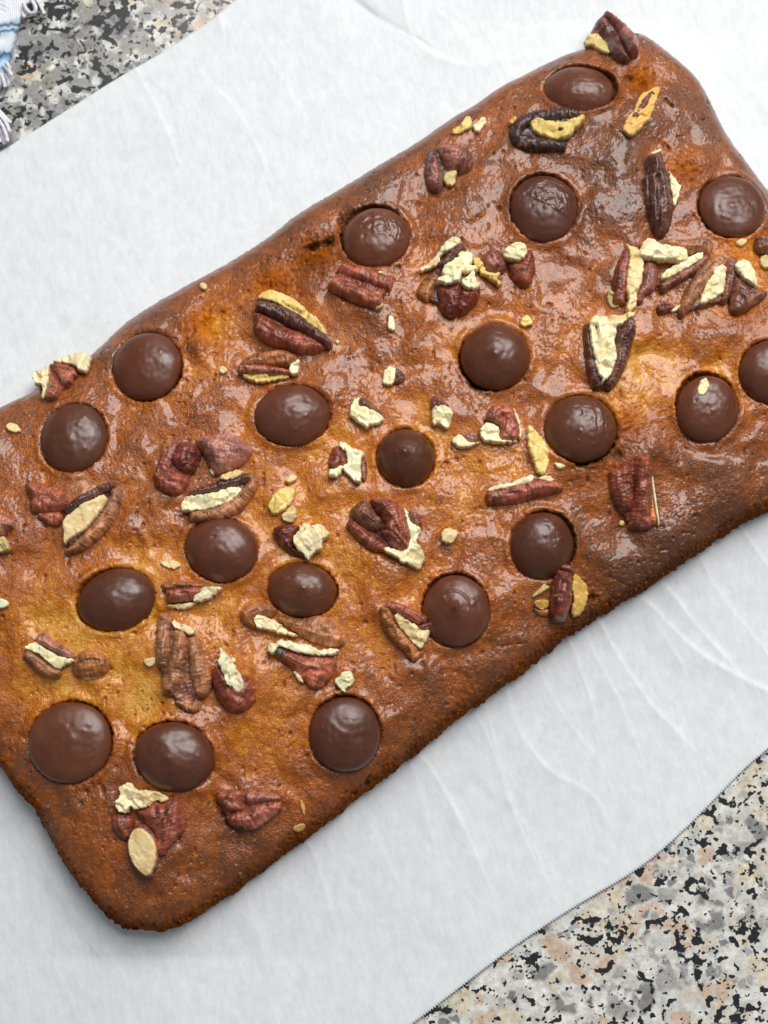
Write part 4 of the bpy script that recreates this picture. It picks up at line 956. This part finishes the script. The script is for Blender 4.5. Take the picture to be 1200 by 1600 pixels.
pecan('nearly black pecan stick standing upright left of the flat chip with the nub', h, [
 ('cream', [(1125, 590), (1160, 640), (1205, 690), (1205, 760), (1170, 845), (1150, 760)], {'H': 17}),
 ('cream', [(1010, 478), (1080, 447), (1085, 470), (1015, 492)], {'H': 16}),
 ('purple', [(990, 640, 25), (1010, 760, 36), (1030, 880, 30)], {'H': 13}),
 ('purple', [(1040, 485, 52), (1060, 600, 64), (1080, 740, 84), (1085, 860, 84), (1085, 965, 58), (1085, 1015, 24)], {'H': 25, 'gr': [([(1050, 640), (1060, 800), (1060, 900)], 5, 3)]})], body='purple')
i_ = (940, 350, 4.615)
pecan('split pecan piece with an upright cream core between dark red and mauve sides', i_, [
 ('plum', [(195, 200, 36), (152, 320, 50), (130, 440, 52), (125, 570, 45)], {'H': 17}),
 ('green', [(35, 480), (70, 480), (130, 560), (120, 605), (50, 590)], {'H': 9}),
 ('mauve', [(295, 260), (400, 280), (412, 380), (395, 470), (340, 500), (305, 520), (290, 580), (245, 560), (250, 490), (295, 430)], {'H': 15}),
 ('pale', [(170, 135), (200, 175), (265, 180), (302, 270), (292, 360), (292, 430), (255, 480), (250, 570), (215, 640), (170, 645), (190, 540), (170, 440), (185, 320), (200, 230)], {'H': 19})])
pecan('brown capped pecan with two cream ledges, crossing above the split piece', i_, [
 ('brown', [(430, 460, 30), (560, 385, 32), (680, 312, 36), (765, 250, 38)], {'H': 17}),
 ('cream', [(420, 405), (440, 350), (540, 300), (640, 240), (720, 200), (738, 240), (690, 292), (580, 345), (440, 415)], {'H': 15}),
 ('tan', [(400, 140), (480, 105), (600, 120), (740, 90), (805, 130), (800, 190), (770, 245), (735, 205), (680, 205), (620, 222), (560, 185), (440, 168)], {'H': 22}),
 ('cream', [(268, 205), (300, 130), (350, 110), (420, 160), (560, 180), (612, 210), (622, 262), (580, 292), (480, 262), (400, 272), (268, 248)], {'H': 24})])
pecan('tan pecan half leaning with a pale oval face in its middle', i_, [
 ('tan', [(570, 655, 18), (630, 540, 50), (700, 430, 60), (780, 320, 64), (880, 252, 48), (930, 240, 30)], {'H': 21}),
 ('brown', [(935, 250, 42), (925, 350, 46), (908, 460, 40), (880, 560, 24)], {'H': 19}),
 ('cream', [(700, 565), (750, 440), (790, 340), (850, 300), (898, 320), (885, 400), (885, 490), (840, 522), (770, 572), (710, 592)], {'H': 19})], body='brown')
pecan('cone shaped brown pecan with a cream cap, rightmost of the row of broken nuts', i_, [
 ('brown', [(935, 345), (1000, 385), (1060, 440), (1150, 478), (1215, 488), (1140, 560), (1030, 630), (950, 655), (920, 590), (930, 450)], {'H': 21, 'wr': (7, 1.4)}),
 ('cream', [(943, 320), (1000, 263), (1060, 290), (1110, 400), (1122, 472), (1060, 442), (1000, 382)], {'H': 23})])
pecan('dark pecan lump cut by the right edge under the flat chip', i_, [
 ('brown', [(1100, 110), (1160, 80), (1270, 90), (1270, 200), (1160, 215), (1110, 190)], {'H': 18}), ('green', [(1130, 235), (1200, 220), (1270, 250), (1250, 330), (1150, 315)], {'H': 8})])
pecan('small dark red nut crumb with a cream tail below the split pecan piece', i_, [
 ('wine', [(398, 590), (460, 575), (525, 590), (525, 620), (430, 652), (400, 642)], {'H': 9}), ('cream', [(490, 632), (570, 573), (588, 590), (520, 642)], {'H': 7})], name='nut_crumb', cat='nut crumb')
j = (890, 470, 8)
pecan('tall pecan half with a ragged cream face and dark purple side, above a shiny chip', j, [
 ('purple', [(210, 300, 24), (222, 480, 44), (260, 700, 62), (305, 900, 80), (370, 1085, 84)], {'H': 17}),
 ('purple', [(765, 235, 62), (740, 340, 96), (680, 480, 112), (662, 640, 98), (620, 780, 88), (550, 950, 78), (470, 1080, 58)], {'H': 23, 'wr': (8, 1.6)}),
 ('cream', [(228, 232), (360, 203), (600, 208), (720, 160), (800, 150), (832, 190), (690, 262), (645, 312), (580, 345), (560, 500), (568, 640), (592, 720), (545, 860), (505, 960), (435, 1010), (390, 1085), (398, 980), (338, 900), (308, 760), (285, 640), (258, 560), (255, 430)], {'H': 22, 'crk': 3.2}),
 ('brown', [(255, 240), (340, 222), (402, 280), (407, 410), (340, 390), (290, 310)], {'H': 6, 'lift': 17})], body='purple')
k = (690, 600, 6)
pecan('squarish brick red pecan piece with a cream lower corner, left of the yellow shard', k, [
 ('cream', [(358, 450), (400, 370), (480, 370), (545, 420), (535, 515), (600, 535), (710, 535), (690, 550), (500, 562), (370, 522)], {'H': 15}),
 ('cream', [(665, 238), (690, 240), (742, 400), (750, 510), (722, 530), (722, 420)], {'H': 14}),
 ('red', [(440, 230), (500, 200), (600, 200), (660, 250), (690, 300), (740, 440), (720, 520), (600, 538), (540, 510), (560, 400), (480, 365), (410, 340)], {'H': 20, 'R': 7, 'gr': [([(570, 300), (590, 330), (580, 420), (555, 480)], 5, 2), ([(570, 300), (660, 300)], 4, 2)]})])
pecan('small star shaped cream nut bit with a pink back, beside the squarish red piece', k, [
 ('cream', [(80, 542), (120, 500), (190, 470), (215, 520), (280, 560), (362, 545), (300, 582), (170, 607)], {'H': 9}), ('pink', [(185, 485), (280, 450), (342, 470), (342, 530), (280, 552), (215, 515)], {'H': 12})], name='nut_crumb', cat='nut crumb')
pecan('long yellow nut shard pointing up beside the shiny chip', k, [('yellow', [(808, 388), (850, 400), (950, 520), (1002, 640), (1002, 750), (960, 865), (890, 842), (850, 700), (820, 640), (798, 520)], {'H': 15, 'crk': 1.6}),
 ('cream', [(1050, 735), (1120, 750), (1165, 775), (1110, 805), (1075, 780)], {'H': 7})], name='nut_shard', cat='nut shard')
pecan('slim reddish pecan finger with a charred tip, lying below the yellow shard', k, [
 ('cream', [(418, 1002), (480, 958), (640, 930), (760, 880), (850, 852), (885, 890), (800, 945), (620, 985), (470, 1005)], {'H': 12}),
 ('cream', [(895, 880), (1000, 860), (1065, 900), (1000, 925), (920, 905)], {'H': 10}),
 ('red', [(440, 1070, 56), (560, 1050, 76), (720, 1020, 82), (880, 975, 80), (1030, 962, 60), (1130, 975, 28)], {'H': 19, 'gr': [([(500, 1000), (700, 985), (860, 950)], 3, 2)]}),
 ('grey', [(420, 1060), (470, 1015), (530, 1030), (530, 1100), (460, 1115)], {'H': 18})])
l = (500, 600, 5.4545)
pecan('small cream nut piece with a brown back, right of the chip with the pimple', l, [
 ('brown', [(335, 115), (390, 130), (440, 190), (520, 230), (555, 290), (500, 270), (430, 215), (325, 200)], {'H': 13}),
 ('cream', [(258, 240), (285, 130), (340, 103), (328, 192), (430, 212), (500, 252), (558, 300), (510, 342), (425, 357), (400, 384), (370, 352), (300, 312), (252, 270)], {'H': 13})])
pecan('blocky cream nut piece with brown sides, left of the smallest pointed chip', l, [
 ('plum', [(130, 518), (190, 558), (240, 610), (242, 695), (180, 722), (78, 712), (72, 640), (98, 570)], {'H': 17}),
 ('brown', [(340, 588), (388, 640), (402, 750), (382, 835), (352, 805), (345, 680)], {'H': 12}),
 ('white', [(150, 493), (230, 500), (270, 550), (350, 570), (382, 600), (342, 680), (357, 760), (347, 866), (280, 822), (220, 742), (180, 722), (172, 792), (100, 803), (62, 760), (100, 722), (240, 692), (225, 600), (180, 550)], {'H': 17})])
pecan('cream nut chip with a brown tail, above and right of the smallest pointed chip', l, [
 ('mauve', [(968, 88), (1050, 138), (1115, 202), (1030, 195), (980, 185), (955, 225), (940, 180)], {'H': 10}), ('cream', [(945, 232), (1000, 188), (1080, 188), (1138, 230), (1116, 292), (1116, 362), (1060, 384), (1030, 352), (945, 342), (968, 282)], {'H': 12})], name='nut_crumb', cat='nut crumb')
m = (400, 740, 3.75)
pecan('flat yellow nut flake with a smaller flake beneath it, above the brown and cream curl', m, [
 ('yellow', [(68, 180), (110, 108), (200, 68), (238, 110), (200, 182), (108, 254), (80, 212)], {'H': 12, 'crk': 1.5}), ('pale', [(160, 232), (222, 178), (244, 240), (205, 294), (148, 272)], {'H': 8})], name='nut_flake', cat='nut flake')
pecan('single tiny pale nut crumb above the flat yellow flake', m, [('pale', [(175, 40), (210, 5), (245, 15), (230, 45), (190, 60)], {'H': 8})], name='nut_crumb', cat='nut crumb', group='tiny pale nut crumbs')
pecan('curled pecan piece with a dark red tail and ragged cream front', m, [
 ('wine', [(92, 330), (140, 298), (230, 298), (265, 320), (225, 370), (212, 430), (285, 462), (302, 505), (220, 475), (120, 402)], {'H': 20}),
 ('cream', [(212, 390), (260, 320), (290, 293), (330, 315), (372, 288), (412, 330), (434, 370), (382, 392), (393, 440), (330, 472), (305, 525), (288, 482), (240, 452)], {'H': 22})])
pecan('big folded reddish brown pecan half with a cream broken edge, at the loaf centre', m, [
 ('cream', [(862, 192), (888, 220), (902, 290), (972, 320), (935, 400), (972, 440), (988, 490), (962, 570), (900, 542), (880, 522), (850, 532), (830, 492), (736, 452), (760, 430), (850, 455), (880, 440), (900, 390), (885, 300)], {'H': 15}),
 ('mauve', [(898, 205), (950, 238), (978, 310), (930, 315), (898, 280)], {'H': 14}),
 ('plum', [(545, 285, 24), (620, 350, 44), (700, 410, 46), (755, 432, 24)], {'H': 19}),
 ('brown', [(543, 225), (600, 160), (662, 150), (695, 220), (745, 270), (735, 340), (660, 340), (590, 290)], {'H': 28}),
 ('plum', [(655, 148), (740, 133), (820, 158), (872, 230), (902, 320), (913, 400), (885, 468), (800, 432), (725, 360), (755, 280), (690, 215)], {'H': 30, 'wr': (7, 1.8), 'gr': [([(830, 200), (855, 300), (870, 400)], 5, 2), ([(735, 320), (800, 350), (870, 430)], 5, 2)]})], body='purple')
pecan('single pale cream nut cube, lying alone between the big folded pecan and the lower edge', m, [('pale', [(1072, 380), (1108, 318), (1190, 338), (1162, 402), (1120, 418)], {'H': 13})], name='nut_crumb', cat='nut crumb', group='tiny pale nut crumbs')
n = (570, 900, 5.4545)
pecan('orange pecan piece with a pale hollow, its purple nub touching the ringed chip', n, [
 ('orange', [(175, 265, 42), (200, 400, 56), (290, 530, 60), (375, 600, 48), (420, 680, 34)], {'H': 18}),
 ('pale', [(238, 345), (290, 318), (340, 370), (440, 420), (470, 455), (552, 460), (547, 530), (480, 628), (420, 590), (375, 530), (285, 430)], {'H': 16}),
 ('red', [(190, 242, 42), (320, 292, 50), (440, 352, 55), (520, 385, 36)], {'H': 21}),
 ('mauve', [(445, 432), (560, 388), (584, 430), (540, 464), (460, 455)], {'H': 20}), ('orange', [(345, 650), (480, 638), (494, 660), (425, 735), (370, 695)], {'H': 13})], body='brown')
oo = (230, 880, 6)
pecan('small orange pecan piece with a white tip, right of the widest oval chip', oo, [
 ('cream', [(168, 400), (300, 385), (470, 370), (440, 402), (330, 440), (270, 422)], {'H': 8}),
 ('orange', [(122, 188), (330, 163), (622, 200), (540, 240), (300, 240), (160, 265)], {'H': 15}),
 ('red', [(195, 308, 62), (320, 292, 72), (440, 280, 66), (560, 250, 36)], {'H': 18}),
 ('white', [(430, 352), (460, 280), (530, 230), (620, 222), (724, 230), (640, 292), (560, 352), (480, 368)], {'H': 19})])
pecan('large tan pecan half with three long lobes, left of the white striped piece', oo, [
 ('tan', [(165, 480, 56), (160, 650, 72), (150, 830, 72), (150, 965, 48)], {'H': 19}),
 ('cream', [(245, 518), (290, 570), (392, 580), (465, 650), (400, 695), (350, 645), (238, 612)], {'H': 16}),
 ('tan', [(240, 1285), (400, 1265), (515, 1290), (495, 1372), (430, 1405), (340, 1375)], {'H': 12}),
 ('tan', [(310, 640, 66), (300, 800, 74), (280, 960, 95), (230, 1100, 100), (195, 1220, 56)], {'H': 22}),
 ('tan', [(430, 700, 46), (450, 850, 70), (490, 1000, 94), (520, 1120, 95), (500, 1235, 60)], {'H': 23})], body='brown')
pecan('bean shaped red pecan piece with a white stripe of broken kernel', oo, [
 ('plum', [(598, 1000), (660, 945), (760, 975), (890, 1040), (980, 1090), (1022, 1200), (980, 1330), (880, 1402), (760, 1382), (660, 1275), (608, 1130)], {'H': 27}),
 ('white', [(680, 782), (730, 830), (790, 900), (850, 1010), (912, 1110), (917, 1190), (850, 1224), (790, 1184), (740, 1122), (708, 1030), (662, 930), (690, 870)], {'H': 28})])
p = (360, 920, 5.714)
pecan('long orange brown pecan half with a cream rim, right under an oval chip', p, [
 ('tan', [(400, 250), (540, 260), (680, 260), (800, 228), (900, 270), (990, 370), (1042, 450), (1010, 512), (900, 522), (760, 482), (620, 422), (540, 352), (450, 305)], {'H': 18, 'wr': (7, 1.4)}),
 ('orange', [(88, 200), (150, 138), (260, 118), (350, 130), (435, 205), (330, 262), (220, 260), (220, 310), (245, 352), (150, 332), (98, 270)], {'H': 20}),
 ('cream', [(193, 272), (260, 230), (340, 260), (440, 310), (482, 370), (622, 422), (560, 425), (440, 395), (370, 378), (330, 362), (250, 355)], {'H': 18}),
 ('orange', [(560, 340, 34), (700, 370, 46), (840, 412, 50), (985, 462, 42)], {'H': 21})])
pecan('red brown pecan piece with a grey charred tip and white upper edge', p, [
 ('cream', [(555, 720), (620, 760), (662, 852), (600, 815)], {'H': 10}),
 ('red', [(385, 565), (430, 505), (540, 545), (680, 595), (860, 595), (945, 622), (940, 680), (880, 830), (800, 892), (710, 892), (640, 790), (560, 712), (500, 672), (410, 612)], {'H': 21, 'gr': [([(640, 760), (720, 720), (780, 740)], 4, 3)]}),
 ('grey', [(385, 560), (420, 500), (500, 520), (535, 560), (492, 642), (420, 612)], {'H': 19}),
 ('white', [(330, 550), (350, 490), (410, 490), (430, 458), (560, 468), (600, 500), (690, 488), (790, 550), (860, 538), (978, 540), (960, 582), (850, 604), (700, 594), (560, 562), (430, 512), (392, 600)], {'H': 19})])
pecan('four cornered pale nut crumb beside the charred tipped pecan, above a chip', p, [('cream', [(918, 822), (980, 770), (1040, 728), (1082, 750), (1112, 840), (1022, 892), (1032, 934), (990, 902)], {'H': 10})], name='nut_crumb', cat='nut crumb', group='tiny pale nut crumbs')
q = (0, 960, 6)
pecan('pale frosted pecan piece split by a cream band, left of the round orange nub', q, [
 ('tan', [(245, 355, 38), (330, 432, 58), (430, 520, 60), (555, 565, 36)], {'H': 16, 'wr': (5, 1.5)}),
 ('cream', [(228, 302), (320, 262), (340, 258), (440, 328), (560, 398), (702, 425), (685, 462), (600, 482), (580, 524), (500, 492), (400, 402), (330, 350), (250, 332)], {'H': 15}),
 ('pink', [(338, 200), (430, 158), (485, 240), (600, 308), (692, 370), (704, 412), (600, 395), (440, 318), (330, 268)], {'H': 19})], body='brown')
pecan('round orange brown pecan nub right of the pale frosted piece', q, [
 ('pale', [(755, 588), (925, 575), (900, 600), (812, 618)], {'H': 6}), ('orange', [(690, 450), (740, 350), (820, 333), (920, 350), (1000, 400), (1042, 470), (980, 550), (900, 592), (760, 594), (675, 545)], {'H': 19, 'gr': [([(820, 430), (880, 425), (940, 440)], 4, 2)]})])
r = (160, 1200, 4)
pecan('red pecan half with a teardrop shaped tan face pointing to the lower corner', r, [
 ('cream', [(73, 230), (120, 170), (98, 120), (170, 88), (212, 140), (320, 138), (412, 180), (392, 222), (330, 200), (300, 240), (200, 265), (182, 225), (155, 294), (90, 264)], {'H': 17}),
 ('plum', [(63, 290), (110, 282), (182, 302), (195, 360), (160, 470), (90, 412), (57, 370)], {'H': 17}),
 ('plum', [(195, 270), (300, 232), (322, 192), (400, 217), (450, 168), (492, 220), (518, 320), (512, 400), (422, 482), (372, 565), (325, 505), (340, 420), (270, 352)], {'H': 22, 'wr': (8, 1.2)}),
 ('mauve', [(148, 450), (190, 370), (250, 342), (325, 390), (355, 500), (348, 600), (304, 706), (198, 632), (153, 540)], {'H': 20}),
 ('pale', [(165, 450), (190, 392), (240, 368), (300, 410), (342, 490), (336, 590), (292, 688), (220, 632), (170, 540)], {'H': 23, 'jag': .5, 'crk': .8})])
pecan('lumpy pinkish red pecan piece lying alone near the lower crust edge', r, [
 ('red', [(698, 190), (760, 138), (830, 138), (855, 200), (905, 240), (885, 290), (780, 280), (755, 235)], {'H': 21}),
 ('pink', [(880, 160), (960, 148), (1100, 170), (1114, 202), (1000, 218), (910, 240)], {'H': 17}),
 ('red', [(768, 290), (900, 255), (1000, 215), (1112, 208), (1118, 262), (1040, 335), (920, 402), (788, 352)], {'H': 24, 'wr': (9, 2.4)})], body='plum')
s = (790, 780, 4.615)
pecan('upright wine red pecan stick wedged between a chip and a golden slice', s, [
 ('green', [(178, 722), (240, 640), (335, 578), (322, 632), (240, 685)], {'H': 6}),
 ('gold', [(186, 735), (312, 722), (308, 782), (255, 806)], {'H': 8}), ('orange', [(190, 780), (258, 806), (314, 790), (314, 845), (240, 838)], {'H': 7}),
 ('gold', [(490, 538), (540, 568), (594, 650), (588, 740), (552, 822), (500, 852), (472, 812), (488, 720), (468, 650)], {'H': 14, 'crk': 1.2}),
 ('wine', [(420, 525, 58), (410, 640, 76), (400, 760, 76), (380, 865, 52)], {'H': 27, 'wr': (12, .5)}),
 ('brown', [(378, 492), (440, 468), (493, 510), (482, 542), (400, 516)], {'H': 25})])
t = (880, 0, 6)
pecan('curled dark pecan with a green cream side poking over the top corner', t, [
 ('green', [(182, 392), (270, 323), (340, 350), (400, 410), (455, 480), (400, 502), (300, 442), (210, 422)], {'H': 12}),
 ('purple', [(325, 180), (390, 128), (430, 180), (520, 300), (560, 420), (640, 545), (600, 585), (520, 564), (445, 500), (395, 400), (340, 352), (268, 300), (298, 240)], {'H': 20}),
 ('mauve', [(392, 128, 26), (480, 200, 42), (560, 290, 55), (640, 400, 74), (655, 500, 56)], {'H': 30})])
u_ = (900, 680, 6)
pecan('deep wine pecan half of two smooth lobes with a thin bright edge', u_, [
 ('orange', [(690, 540), (725, 540), (765, 835), (680, 850)], {'H': 12}),
 ('cream', [(697, 368), (722, 400), (735, 540), (785, 866), (757, 835), (718, 560)], {'H': 13, 'jag': .4}),
 ('plum', [(415, 340, 104), (432, 470, 112), (452, 600, 98), (482, 705, 74)], {'H': 21, 'wr': (7, 1.2)}),
 ('plum', [(630, 200, 76), (630, 330, 86), (630, 480, 86), (622, 620, 84), (605, 760, 104), (608, 850, 110)], {'H': 25, 'wr': (7, .9)})], body='wine')
w_ = (400, 400, 3)
pecan('thimble sized nut bit with a cream disc end and brown side, near the loaf centre', w_, [
 ('brown', [(645, 518), (690, 545), (702, 582), (650, 607), (635, 560)], {'H': 11}), ('cream', [(594, 582), (610, 520), (650, 520), (663, 560), (640, 607), (600, 602)], {'H': 10, 'crk': 1})], name='nut_crumb', cat='nut crumb')
TG = 'tiny pale nut crumbs'
for lab, org, col, pts, H, lf in [
  ('upright sliver of pale nut below the ridged red pecan', (490, 400, 8), 'cream', [(928, 780), (965, 733), (1012, 800), (1022, 930), (980, 942), (930, 900)], 9, 0),
  ('fuzzy yellow crumb at the upper right rim of the domed chip', f, 'yellow', [(1030, 880), (1050, 820), (1110, 800), (1152, 840), (1142, 890), (1070, 912)], 10, 0),
  ('round tan seed like crumb left of the orange brown pecan', (240, 400, 6), 'pale', [(608, 1050), (650, 1033), (702, 1070), (672, 1102), (630, 1102)], 7, 0),
  ('pale crumb on the upper crust edge', (240, 400, 6), 'pale', [(428, 270), (470, 243), (503, 280), (490, 322), (450, 312)], 9, 0),
  ('golden flake near the left edge of the picture above the crumpled pink pecan', (0, 400, 3), 'pale', [(18, 800), (60, 778), (108, 822), (60, 828)], 6, 0),
  ('flat pale flake between the widest oval chip and the chip above it', (0, 800, 3), 'pale', [(748, 240), (800, 223), (853, 240), (830, 267), (780, 262)], 6, 0),
  ('white crumb cut by the left edge of the picture', (0, 800, 3), 'white', [(-30, 395), (47, 420), (30, 452), (-30, 450)], 8, 0),
  ('square pale crumb left of the three lobed tan pecan', (0, 800, 3), 'pale', [(668, 690), (732, 678), (722, 720), (690, 728)], 6, 0),
  ('oat like seed in the lower crust edge', (400, 1200, 3), 'gold', [(168, 285), (200, 263), (232, 263), (227, 287), (190, 302)], 8, 0),
  ('pale yellow crumb lying on a chocolate chip', (800, 400, 3), 'cream', [(868, 620), (890, 578), (917, 573), (923, 620), (900, 652), (873, 657)], 8, 19),
  ('yellow fleck beside the deep wine pecan half', (900, 680, 6), 'yellow', [(405, 820), (425, 795), (455, 815), (440, 850), (412, 848)], 6, 0),
  ('white fleck by the tapered tip of the large dark purple pecan', (360, 440, 6), 'cream', [(985, 560), (1010, 545), (1022, 570), (1000, 588)], 5, 0),
  ('tan crumb just below the flat chip near the right edge', (940, 350, 4.615), 'pale', [(955, 140), (1010, 108), (1055, 120), (1010, 165)], 7, 0),
  ('loose orange fibre above the lowest chip', (400, 1100, 3), 'gold', [(205, 455), (215, 448), (228, 485), (230, 520), (222, 520), (212, 485)], 4, 0),
  ('pale fleck right of the white striped bean shaped pecan', (230, 880, 6), 'cream', [(783, 890), (828, 888), (822, 935), (795, 925)], 6, 0)]:
    pecan(lab, org, [(col, pts, {'H': H, 'crk': 1.0})], lift=lf, name='nut_crumb', cat='nut crumb', group=TG)
